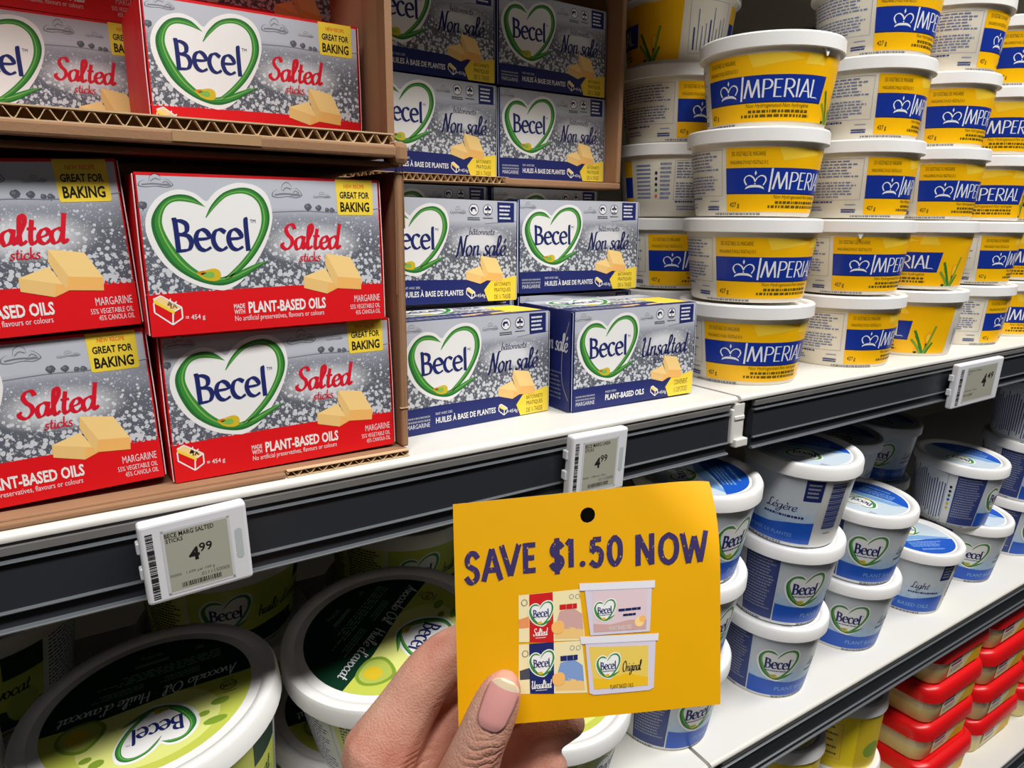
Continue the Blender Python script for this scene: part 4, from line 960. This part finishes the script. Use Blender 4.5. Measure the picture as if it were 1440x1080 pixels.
# ------------------------------------------------------------------ light blue heart tubs
light_tub('light blue heart tub, bottom of the stack behind the yellow coupon', .428, .060, 0, 8)
light_tub('light blue heart tub, middle of the stack behind the yellow coupon', .430, .060, 1, 14)
light_tub('light blue heart tub with blue lid, top of the stack behind the coupon', .430, .060, 2, 16, 62)
light_tub('light blue heart tub, bottom of the three-high stack below the rail joint', .5785, .056, 0, -15)
light_tub('light blue heart tub, middle of the three-high stack below the rail joint', .5785, .056, 1, -1)
light_tub('light blue Légère tub, top of the three-high stack below the rail joint', .5785, .056, 2, -103, 120, 1)
light_tub('light blue heart tub, lower of the two-high stack beside the Légère stack', .727, .060, 0, -20)
light_tub('light blue heart tub with blue lid, upper of the two-high stack', .7275, .060, 1, -17, 100)
light_tub('single light blue Light tub with its lid showing', .878, .060, 0, -67, -25)
light_tub('light blue heart tub carrying the tub with the striped side', 1.024, .064, 0, -12)
light_tub('light blue tub with striped nutrition side, set askew on the far stack', .985, .074, 1, 40, 100)
light_tub('light blue heart tub at the frame edge, bottom of the last stack', 1.170, .067, 0, 20)
light_tub('light blue heart tub at the frame edge, middle of the last stack', 1.168, .067, 1, 10)
light_tub('light blue striped tub in shadow at the frame edge, top of the last stack', 1.160, .067, 2, 60)
light_tub('shadowed heart tub deep behind the two-high stack, lower', .900, .205, 0, -25)
light_tub('shadowed heart tub deep behind the two-high stack, upper', .905, .205, 1, -22)
light_tub('shadowed heart tub deep behind the single Light tub, lower', 1.030, .215, 0, -30)
light_tub('shadowed heart tub deep behind the single Light tub, upper', 1.030, .215, 1, -25)

# ------------------------------------------------------------------ avocado oil tubs
tl = lambda a, b: Matrix.Rotation(a, 4, 'X') @ Matrix.Rotation(b, 4, 'Y')
avocado_tub('green avocado oil tub under the large nearest lid', -.030, .090, 0, -40)
avocado_tub('green avocado oil tub with the largest lid, beneath the first price tag', -.006, .0865, 1, -40, 172, n=.0965, tilt=tl(-.06, -.12))
avocado_tub('green avocado oil tub under the lid beside the hand', .141, .132, 0, -20)
avocado_tub('green avocado oil tub whose lid is beside the hand and coupon edge', .153, .088, 1, 52, 216, n=.0965, tilt=tl(.03, -.12))
avocado_tub('green avocado oil tub mostly hidden under the fingertips', .284, .072, 0, 30, 190)
avocado_tub('avocado oil tub at the frame corner, lower', -.188, .110, 0, 0)
avocado_tub('white lidded avocado oil tub at the frame corner, upper', -.172, .110, 1, 0)
avocado_tub('shadowed avocado oil tub behind the largest lid, upper of its stack', -.118, .285, 1, -75)
avocado_tub('shadowed avocado oil tub behind the largest lid, lower of its stack', -.118, .285, 0, -75)
avocado_tub('shadowed avocado oil tub with heart, upper of the stack behind the price tag', .070, .300, 1, -25)
avocado_tub('shadowed avocado oil tub, lower of the stack behind the price tag', .070, .300, 0, -25)
avocado_tub('shadowed avocado oil tub behind the coupon corner, upper of its stack', .245, .285, 1, -10)
avocado_tub('shadowed avocado oil tub behind the coupon corner, lower of its stack', .245, .285, 0, -10)

# ------------------------------------------------------------------ bottom shelf
def rrect(w_, d, r, n=5):
    P = []
    for cx, cy, a in ((w_ / 2 - r, d / 2 - r, 0), (-w_ / 2 + r, d / 2 - r, 90), (-w_ / 2 + r, -d / 2 + r, 180), (w_ / 2 - r, -d / 2 + r, 270)):
        for i in range(n + 1): t_ = math.radians(a + 90 * i / n); P.append((cx + r * math.cos(t_), cy + r * math.sin(t_)))
    return P
def loft(name, rings, mats, mid=None):
    """rings: (w, d, r, z)"""
    v, f, mi = [], [], []; n = 24
    for (a, b, r, z) in rings: v += [(x, y, z) for x, y in rrect(a, b, r)]
    for i in range(len(rings) - 1):
        for k in range(n): a, b = i * n + k, i * n + (k + 1) % n; f.append((a, b, b + n, a + n)); mi.append(mid[i] if mid else 0)
    f.append(tuple(reversed(range(n)))); f.append(tuple(range(len(v) - n, len(v)))); mi += [mid[0] if mid else 0, mid[-1] if mid else 0]
    me = mesh(name, v, f, mats, mi); me.polygons.foreach_set('use_smooth', [len(p.vertices) == 4 for p in me.polygons]); me.set_sharp_from_angle(angle=math.radians(45)); return me
RW, RD = .154, .118
RC = [('container_body', loft('container_body', [(RW - .022, RD - .022, .016, 0), (RW - .018, RD - .018, .018, .002), (RW - .013, RD - .013, .020, .0235), (RW - .0125, RD - .0125, .020, .0245), (RW - .006, RD - .006, .021, .050)], ['spread', 'clear_tub'], [0, 0, 1, 1])),
      ('lid', loft('lid', [(RW - .004, RD - .004, .022, .0370), (RW, RD, .024, .0378), (RW, RD, .024, .0490), (RW - .003, RD - .003, .023, .0560), (RW - .008, RD - .008, .021, .0585), (RW - .018, RD - .018, .017, .0600), (RW - .020, RD - .020, .016, .0590)], 'red_lid'))]
p = Print(); p.rect(-.040, .006, .052, .036, 'photo_cream', 1); p.poly([(.005, .006), (.052, .006), (.052, .036), (.030, .030)], 'photo_gold', 2); p.rect(-.036, .018, -.004, .034, 'ink_offwhite', 2); p.words(-.034, .020, -.006, .032, 2, 'mag_text', 3, fill=.7, wl=(.4, .7), ragged=.1); p.words(-.034, .011, .0, .018, 2, 'ink_grey', 3, seed=4)
RC.append(('label_print', p.build('label_print', lambda x, z, o: (x, -RD / 2 + .0083 - .000 - (z / .05) * .0055 - .0006 - o, z), .00003)))
def red_container(label, x, y, z):
    t = thing('spread_container', label, 'container', (x, y, z), 'red lidded spread containers')
    for n, me in RC: obj(n, me, t)
RX = [(.976, 4, 'near the yellow tubs'), (1.136, 4, 'in the middle'), (1.296, 4, 'at the far end')]
for (x, n, where) in RX:
    for k in range(n):
        nm = ['fourth', 'third', 'second', 'top'][k]
        red_container('red lidded container, %s from the top of the stack %s' % (nm, where) if k < 3 else 'red lidded container topping the stack %s' % where, x + random.uniform(-.003, .003), .062 + random.uniform(-.003, .003), -.6645 + k * .0605)
YR = .056
YT = [('tub_body', lathe('tub_body', [(0, .001), (.046, 0), (.0475, .0015), (.0530, .086), (.0530, .094)], ['tub_yellow', 'tub_white'], 64, [1, 1, 0, 1])), ('lid', big_lid('lid', YR, .053, .084, .1000))]
p = Print(); p.disc(0, 0, .043, .043, 'tub_yellow', 1, 40); p.poly([(-.008, -.02), (.012, -.012), (.004, .004), (.002, -.008)], 'ink_black', 2); p.disc(-.01, .015, .02, .012, 'ink_gold', 2)
YL = p.build('lid_print', lambda x, y, o: (x, y, .0971 + o), .00003)
p = Print(); p.rect(0, .010, .06, .080, 'tub_yellow', 1); p.frame(.008, .016, .046, .070, .0004, 'ink_red', 2)
for i in range(5): p.words(.012, .060 - i * .010, .042, .066 - i * .010, 1, 'ink_black', 3, fill=.5, seed=i)
p.rect(.064, .006, .12, .080, 'ink_gold', 1); p.disc(.09, .03, .015, .012, 'avocado_leaf', 2); p.poly([(0, .082), (.018, .082), (.010, .075), (0, .074)], 'ink_red', 3)
YS = p.slice(.003).build('label_print', tub_map(.0475, .0530, .086, .050), .00003)
def yellow_tub(label, x, y, z, psi):
    t = thing('margarine_tub', label, 'tub', (x, y, z), 'yellow tubs on the bottom shelf', (0, 0, facing(x, y) + math.radians(psi)))
    for n, me in YT:
        o = obj(n, me, t)
        if n == 'lid': obj('lid_print', YL, o)
    obj('label_print', YS, t)
for k in range(2):
    pos = ('lower', 'upper')[k]
    yellow_tub('yellow tub with white lid beside the red containers, %s' % pos, .798, .075, -.6648 + k * .098, -45)
    yellow_tub('yellow tub with printed yellow lid under the lower rail, %s' % pos, .655, .072, -.6648 + k * .098 - (.0 if k == 0 else 0), -20)

# ------------------------------------------------------------------ electronic price tags
def price_tag(label, x, z, w_, h, roll, price, cents, lines, y=-.0225, tilt=.06):
    t = thing('price_tag', label, 'price tag', (x, y, z), 'electronic shelf labels', (tilt, roll, 0), 'YXZ')
    casing = bevbox('casing', 0, -.0035, 0, w_, .0040, h, 'esl_white', .0018, 3); o = obj('casing', casing, t)
    X = lambda u: u * w_; Z = lambda v: v * h
    wide = w_ > .07
    u0, u1, v0, v1 = (.215, .80, .105, .86) if not wide else (.20, .86, .12, .88)
    fr = Print(); fr.frame(X(u0) - .0012, Z(v0) - .0012, X(u1) + .0012, Z(v1) + .0012, .0012, 'esl_bezel', 1)
    obj('bezel', fr.build('bezel', lambda a, b, q: (a, -.0036 - q, b)), o)
    scr = Print(); scr.rect(X(u0), Z(v0), X(u1), Z(v1), 'esl_screen', 1); s_ = obj('screen', scr.build('screen', lambda a, b, q: (a, -.0036 - q, b)), t)
    p = Print(); S = lambda a, b: (X(u0 + (u1 - u0) * a), Z(v0 + (v1 - v0) * b))
    def tx(s, a, b, c, d, m='esl_ink', bold=.01): (q, r), (e, f) = S(a, b), S(c, d); p.text(s, q, r, e, f, m, 3, bold)
    if not wide:
        tx(lines[0], .01, .90, .78, .975); tx(lines[1], .02, .82, .28, .885)
        tx(price, .34, .44, .51, .66, bold=.04); tx(cents, .51, .55, .72, .70, bold=.015)
        tx('00000   1.099 per 100 g', .01, .235, .72, .29, 'esl_ink_soft', 0); tx('0111150005', .50, .15, .96, .21, 'esl_ink_soft', 0)
        rg = random.Random(3); a = .18
        while a < .80:
            w2 = rg.uniform(.006, .02); (q, r), (e, f) = S(a, .04), S(a + w2, .12); p.rect(q, r, e, f, 'esl_ink', 3); a += w2 + rg.uniform(.008, .02)
    else:
        tx(lines[0], .02, .88, .45, .94, 'esl_ink_soft', 0); tx(lines[1], .02, .80, .12, .86, 'esl_ink_soft', 0)
        tx(price, .55, .34, .70, .74, bold=.04); tx(cents, .72, .55, .92, .76, bold=.02); tx('0.00 per 100 g', .02, .28, .42, .34, 'esl_ink_soft', 0); tx('01112345', .02, .14, .30, .22)
    obj('screen_text', p.build('screen_text', lambda a, b, q: (a, -.0036 - q, b)), s_)
    p = Print(); rg = random.Random(5); b = .07
    while b < .87:
        hh = rg.uniform(.004, .018); p.rect(X(.055), Z(b), X(.120), Z(b + hh), 'esl_ink', 2); b += hh + rg.uniform(.004, .014)
    obj('barcode', p.build('barcode', lambda a, q, r: (a, -.0036 - r, q)), t)
    if not wide:
        pw = Print(); rr = X(.034); cx_ = X(.896)
        pw.poly([(cx_ + rr * math.cos(a_), Z(.70) - rr + rr * math.sin(a_)) for a_ in [PI * i / 10 for i in range(11)]] + [(cx_ + rr * math.cos(a_), Z(.31) + rr + rr * math.sin(a_)) for a_ in [PI + PI * i / 10 for i in range(11)]], 'esl_window', 1)
        obj('light_window', pw.build('light_window', lambda a, b, q: (a, -.0036 - q, b)), t)
    for v in (.30, .62): obj('clip_foot', bevbox('clip_foot', -.0012, .0005, Z(v), .002, .0052, Z(v + .14), 'esl_white', .0005, 1), t)
mat('esl_bezel', (206, 206, 210), .4)
price_tag('white price tag reading 4.99 below the red boxes', -.0195, -.0555, .0500, .0432, -.045, '4', '99', ('BECE MARG SALTED', 'STICKS'))
price_tag('white price tag reading 4.99 behind the coupon top', .2390, -.0560, .0500, .0460, .010, '4', '99', ('BECE MARG UNSA', 'STICKS'))
price_tag('white price tag reading 4.49 below the yellow tubs', .7600, -.0635, .1020, .0490, 0, '4', '49', ('IMPERIAL MARG', '427'))

# ------------------------------------------------------------------ coupon
TL, TR, BR, BL = Vector((.0739, -.1627, .0245)), Vector((.1610, -.2157, .0348)), Vector((.1438, -.2377, -.0433)), Vector((.0618, -.1874, -.0515))
CWD, CHT = .1025, .0805
NRM = ((TR - TL).cross(TL - BL)).normalized()
if NRM.dot(CAM - TL) < 0: NRM = -NRM
FA, FB = Vector((.70, 1.0)), Vector((1.02, .52))      # bend line across the top corner
def card_pt(u, v, o):
    X, Y = u * CWD, v * CHT
    a, b = Vector((FA.x * CWD, FA.y * CHT)), Vector((FB.x * CWD, FB.y * CHT)); d = (b - a).normalized(); n = Vector((-d.y, d.x))
    if n.dot(Vector((CWD, CHT)) - a) < 0: n = -n
    s = n.dot(Vector((X, Y)) - a); back = 0
    if s > 0:
        kk = 34.0; ns = math.sin(min(kk * s, 1.5)) / kk; back = (1 - math.cos(min(kk * s, 1.5))) / kk
        X += n.x * (ns - s); Y += n.y * (ns - s)
    wv = .0012 * math.sin(u * PI) 
    u2, v2 = X / CWD, Y / CHT
    q = (BL * (1 - u2) + BR * u2) * (1 - v2) + (TL * (1 - u2) + TR * u2) * v2
    return q + NRM * (o + wv - back)
NX, NY = 44, 36; hx, hy = round(.493 * NX), round(.878 * NY); HR = .00285
def card_mesh():
    v, f, mi = [], [], []
    idx = {}
    for side, off in ((0, .00012), (1, -.00012)):
        for i in range(NX + 1):
            for j in range(NY + 1): idx[(side, i, j)] = len(v); v.append(card_pt(i / NX, j / NY, off))
    ring = [(hx + 2, hy + t_) for t_ in (-2, -1, 0, 1)] + [(hx + t_, hy + 2) for t_ in (2, 1, 0, -1)] + [(hx - 2, hy + t_) for t_ in (2, 1, 0, -1)] + [(hx + t_, hy - 2) for t_ in (-2, -1, 0, 1)]
    for side in (0, 1):
        for i in range(NX):
            for j in range(NY):
                if hx - 2 <= i < hx + 2 and hy - 2 <= j < hy + 2: continue
                q = (idx[(side, i, j)], idx[(side, i + 1, j)], idx[(side, i + 1, j + 1)], idx[(side, i, j + 1)])
                f.append(q if side == 0 else tuple(reversed(q))); mi.append(0)
    rim = {0: [], 1: []}
    for side, off in ((0, .00012), (1, -.00012)):
        for (i, j) in ring:
            a = math.atan2((j - hy) / NY * CHT, (i - hx) / NX * CWD)
            rim[side].append(len(v)); v.append(card_pt(hx / NX + HR * math.cos(a) / CWD, hy / NY + HR * math.sin(a) / CHT, off))
        for k in range(16):
            q = (idx[(side,) + ring[k]], idx[(side,) + ring[(k + 1) % 16]], rim[side][(k + 1) % 16], rim[side][k])
            f.append(q if side == 0 else tuple(reversed(q))); mi.append(0)
    for k in range(16): f.append((rim[0][k], rim[0][(k + 1) % 16], rim[1][(k + 1) % 16], rim[1][k])); mi.append(1)
    B = [(i, 0) for i in range(NX)] + [(NX, j) for j in range(NY)] + [(i, NY) for i in range(NX, 0, -1)] + [(0, j) for j in range(NY, 0, -1)]
    for k in range(len(B)):
        a, b = B[k], B[(k + 1) % len(B)]; f.append((idx[(0,) + a], idx[(1,) + a], idx[(1,) + b], idx[(0,) + b])); mi.append(1)
    me = mesh('card_sheet', v, f, ['coupon', 'coupon_core'], mi, smooth=True); me.set_sharp_from_angle(angle=math.radians(40)); return me
cp = thing('coupon', 'yellow SAVE $1.50 NOW coupon with punched hole held in the hand', 'coupon')
obj('card_sheet', card_mesh(), cp)
p = Print(); AS = CWD / CHT
for ch, x0, y0, x1, y1 in (('S', .041, .632, .091, .770), ('A', .104, .635, .177, .784), ('V', .173, .646, .246, .790), ('E', .260, .654, .308, .790), ('$', .358, .637, .409, .799), ('1', .419, .662, .447, .789), ('.', .468, .660, .489, .684), ('5', .507, .654, .556, .786), ('0', .573, .649, .627, .785), ('N', .679, .639, .747, .778), ('O', .765, .632, .841, .772), ('W', .850, .625, .951, .765)):
    if ch == '.': p.disc((x0 + x1) / 2, (y0 + y1) / 2, .011, .0135, 'coupon_ink', 4, 16); continue
    for st in BLOCK[ch]: p.ribbon([(x0 + a / 10 * (x1 - x0), y0 + b / 10 * (y1 - y0)) for a, b in st], .0255, 'coupon_ink', 4, 0, .92, AS)
obj('headline_print', p.dice(.02, 1).build('headline_print', lambda x, y, o: card_pt(x, y, .00014 + o), .00004), cp)
p = Print()
def quadp(L, m, l): p.poly(list(reversed(L)), m, l)
for bx_, bn, band, l1, tint, tint2 in (([(.237, .558), (.464, .561), (.485, .334), (.235, .351)], [(.277, .558), (.365, .559), (.366, .338), (.275, .347)], 'photo_red', .351, 'photo_orange', 'photo_rose'), ([(.234, .341), (.472, .333), (.490, .106), (.230, .126)], [(.273, .341), (.366, .338), (.364, .115), (.273, .124)], 'ink_navy', .126, 'ink_darkgrey', 'photo_blue')):
    quadp(bx_, 'photo_cream', 2); quadp(bn, band, 4)
    p.poly([(.236, l1 + .06), (.274, l1 + .06), (.274, l1 + .11), (.236, l1 + .10)], tint, 3); p.poly([(.37, l1 + .045), (.478, l1 + .03), (.474, l1 + .10), (.44, l1 + .13), (.39, l1 + .12)], tint2, 3)
    p.poly([(.37, l1 + .001), (.482, l1 - .008), (.478, l1 + .03), (.42, l1 + .05), (.37, l1 + .04)], 'butter_side', 3)
    p.poly(spline([(.360, l1 + .065), (.385, l1 + .08), (.404, l1 + .068), (.404, l1 + .035), (.385, l1 + .022), (.362, l1 + .032)], 3, True), 'butter_front', 6)
    p.ring(.258, l1 + .172, .012, .015, .0025, 'ink_darkgrey', 4, 14); p.words(.39, l1 + .125, .455, l1 + .150, 1, band, 5, fill=.9, ragged=0, wl=(.2, .4)); p.ring(.435, l1 + .180, .009, .011, .002, 'ink_grey', 4, 12); p.ring(.458, l1 + .178, .009, .011, .002, 'ink_grey', 4, 12)
def mini(cx, cy, w_): heart_logo(p, lambda u, v: (cx + (u - .264) / .49 * w_, cy + (v - .61) / .68 * w_ * 1.16), AS, layer=6, rich=False, mark=None)
mini(.320, .468, .098); mini(.319, .250, .102)
p.letters('Salted', SCRIPT, .290, .372, .343, .404, 'ink_white', 6, w=2.6, nib=.35, k=.4, shear=.16, asp=AS); p.letters('Unsalted', SCRIPT, .281, .143, .355, .178, 'ink_white', 6, w=2.4, nib=.35, k=.4, shear=.16, asp=AS)
p.words(.298, .360, .336, .366, 1, 'ink_offwhite', 6, ragged=0); p.words(.295, .132, .338, .138, 1, 'ink_offwhite', 6, ragged=0)
quadp([(.485, .554), (.738, .539), (.729, .345), (.504, .352)], 'photo_tub', 7); quadp([(.514, .545), (.722, .536), (.715, .357), (.517, .365)], 'photo_pink', 8); p.poly([(.517, .365), (.715, .357), (.717, .398), (.65, .405), (.58, .392), (.516, .402)], 'photo_rose', 9)
quadp([(.465, .586), (.750, .567), (.749, .535), (.466, .554)], 'photo_lid', 9); p.poly([(.467, .556), (.749, .537), (.749, .534), (.467, .552)], 'photo_tub', 10)
quadp([(.485, .319), (.751, .304), (.742, .100), (.725, .092), (.516, .094), (.498, .103)], 'photo_tub', 7); quadp([(.497, .304), (.723, .285), (.720, .114), (.516, .118)], 'photo_paleyellow', 8); p.poly([(.512, .165), (.516, .118), (.720, .114), (.721, .150), (.64, .175), (.56, .158)], 'photo_gold', 9)
quadp([(.465, .351), (.763, .333), (.760, .303), (.469, .320)], 'photo_lid', 9); p.poly([(.469, .322), (.760, .305), (.760, .302), (.469, .318)], 'photo_tub', 10)
_o = heart_logo
def mini2(cx, cy, w_): heart_logo(p, lambda u, v: (cx + (u - .264) / .49 * w_, cy + (v - .61) / .68 * w_ * 1.16), AS, layer=10, rich=False, mark=None, sub=True)
mini2(.559, .456, .088); mini2(.570, .213, .098)
p.letters('Original', SCRIPT, .626, .168, .696, .228, 'ink_black', 11, w=1.9, nib=.35, k=.4, shear=.2, asp=AS)
p.words(.611, .444, .695, .458, 1, 'ink_deepnavy', 11, fill=.8, ragged=0, wl=(.2, .3)); p.words(.628, .422, .676, .434, 1, 'ink_deepnavy', 11, fill=.8, ragged=0, wl=(.2, .4)); p.text('PLANT BASED OILS', .575, .366, .660, .384, 'ink_offwhite', 11); p.text('PLANT BASED OILS', .577, .113, .664, .131, 'ink_black', 11)
p.disc(.690, .392, .018, .021, 'butter_top', 10, 16); p.disc(.702, .405, .013, .015, 'butter_front', 11, 16)
obj('product_print', p.dice(.03, 1).build('product_print', lambda x, y, o: card_pt(x, y, .00014 + o), .00003), cp)

# ------------------------------------------------------------------ hand
CH = dict(
 index=[(.0455, -.1521, -.0796, .0157), (.0573, -.1548, -.0606, .0123), (.0664, -.1574, -.0477, .0114), (.0772, -.1604, -.0409, .0112), (.0897, -.1647, -.0443, .0099), (.1002, -.1728, -.0527, .0082)],
 middle=[(.053, -.1519, -.0968, .0147), (.0652, -.152, -.0852, .0119), (.0761, -.154, -.0748, .0114), (.0866, -.1615, -.0676, .0101), (.0971, -.1724, -.0634, .0082)],
 ring=[(.06, -.1568, -.1068, .0142), (.0773, -.1654, -.0957, .0106), (.0912, -.1763, -.0835, .009), (.1023, -.1868, -.0719, .008), (.1095, -.1936, -.0656, .006)],
 pinky=[(.0645, -.167, -.115, .0122), (.0812, -.1787, -.0989, .0086), (.0932, -.1888, -.0881, .0074), (.101, -.1946, -.081, .0056)],
 thumb=[(.0512, -.1805, -.1065, .0168), (.0581, -.1936, -.0743, .0124), (.0632, -.1986, -.0528, .0096), (.067, -.201, -.0408, .009), (.0701, -.2021, -.0323, .0077), (.072, -.2023, -.0287, .0055)],
 palm=[(.0379, -.1503, -.1008, .0167), (.046, -.1554, -.118, .0219), (.05, -.1627, -.135, .0248), (.0519, -.1709, -.1606, .0262), (.053, -.185, -.215, .027)],
 palm2=[(.0601, -.1628, -.1196, .0205), (.0671, -.174, -.1209, .0173), (.053, -.1761, -.1315, .0211)])
bm = bmesh.new()
for nme, L in CH.items():
    q = spline(L, 8)
    for (x, y, z, r) in q: bmesh.ops.create_icosphere(bm, subdivisions=2, radius=r, matrix=Matrix.Translation((x, y, z)))
me = bpy.data.meshes.new('hand_skin'); bm.to_mesh(me); bm.free(); me.materials.append(MATS['skin'])
hand = thing('hand', 'left hand pinching the yellow coupon between thumb and fingers', 'hand', (.052, -.171, -.16))
hs = obj('hand_skin', me, hand); hs.matrix_parent_inverse = Matrix.Translation((-.052, .171, .16))
rm = hs.modifiers.new('remesh', 'REMESH'); rm.mode = 'VOXEL'; rm.voxel_size = .0011; rm.use_smooth_shade = True
sm = hs.modifiers.new('smooth', 'SMOOTH'); sm.factor = .5; sm.iterations = 7
# thumbnail on the side facing the viewer
ax = (Vector(CH['thumb'][5][:3]) - Vector(CH['thumb'][3][:3])).normalized(); out = (CAM - Vector(CH['thumb'][4][:3])); out = (out - ax * out.dot(ax)).normalized(); sd = ax.cross(out)
out = (out + sd * .10).normalized(); sd = ax.cross(out).normalized()
ctr = Vector((.0698, -.2018, -.0335))
v, f, mi = [], [], []; NU, NV = 12, 18
for j in range(NV + 1):
    tt = j / NV; al = (tt - .5) * .0185 + .0012
    hw = .0056 * (.86 + .14 * min(1, tt * 2)) * (1 if tt < .70 else math.sqrt(max(.03, 1 - ((tt - .70) / .315) ** 2))) * (1 if tt > .22 else math.sqrt(max(.08, 1 - ((.22 - tt) / .235) ** 2)))
    R0 = .0086 - .0024 * tt ** 2
    for i in range(NU + 1):
        w_ = hw * (i / NU - .5) * 2
        v.append(ctr + ax * al + sd * w_ + out * (math.sqrt(max(1e-8, R0 ** 2 - w_ ** 2)) + .0003 - .0006 * max(0, .15 - tt) / .15))
for j in range(NV):
    for i in range(NU):
        a = j * (NU + 1) + i; f.append((a, a + 1, a + NU + 2, a + NU + 1)); mi.append(1 if j >= NV - 3 else 0)
nl = obj('thumbnail', mesh('thumbnail', v, f, ['nail', 'nail_tip'], mi, smooth=True), hand); nl.matrix_parent_inverse = Matrix.Translation((-.052, .171, .16)); props(nl, 'pink thumbnail')
so = nl.modifiers.new('solid', 'SOLIDIFY'); so.thickness = .0005; so.offset = 0

for o in bpy.data.objects:
    if o.name.split('.')[0] in ('printed_scene', 'lettering', 'ingredients_print', 'screen_text', 'barcode', 'product_print', 'brand_lettering', 'top_print', 'side_print', 'headline_print', 'lid_print', 'label_print', 'flower_picture', 'corrugated_edge', 'stick_icon'): o['kind'] = 'stuff'
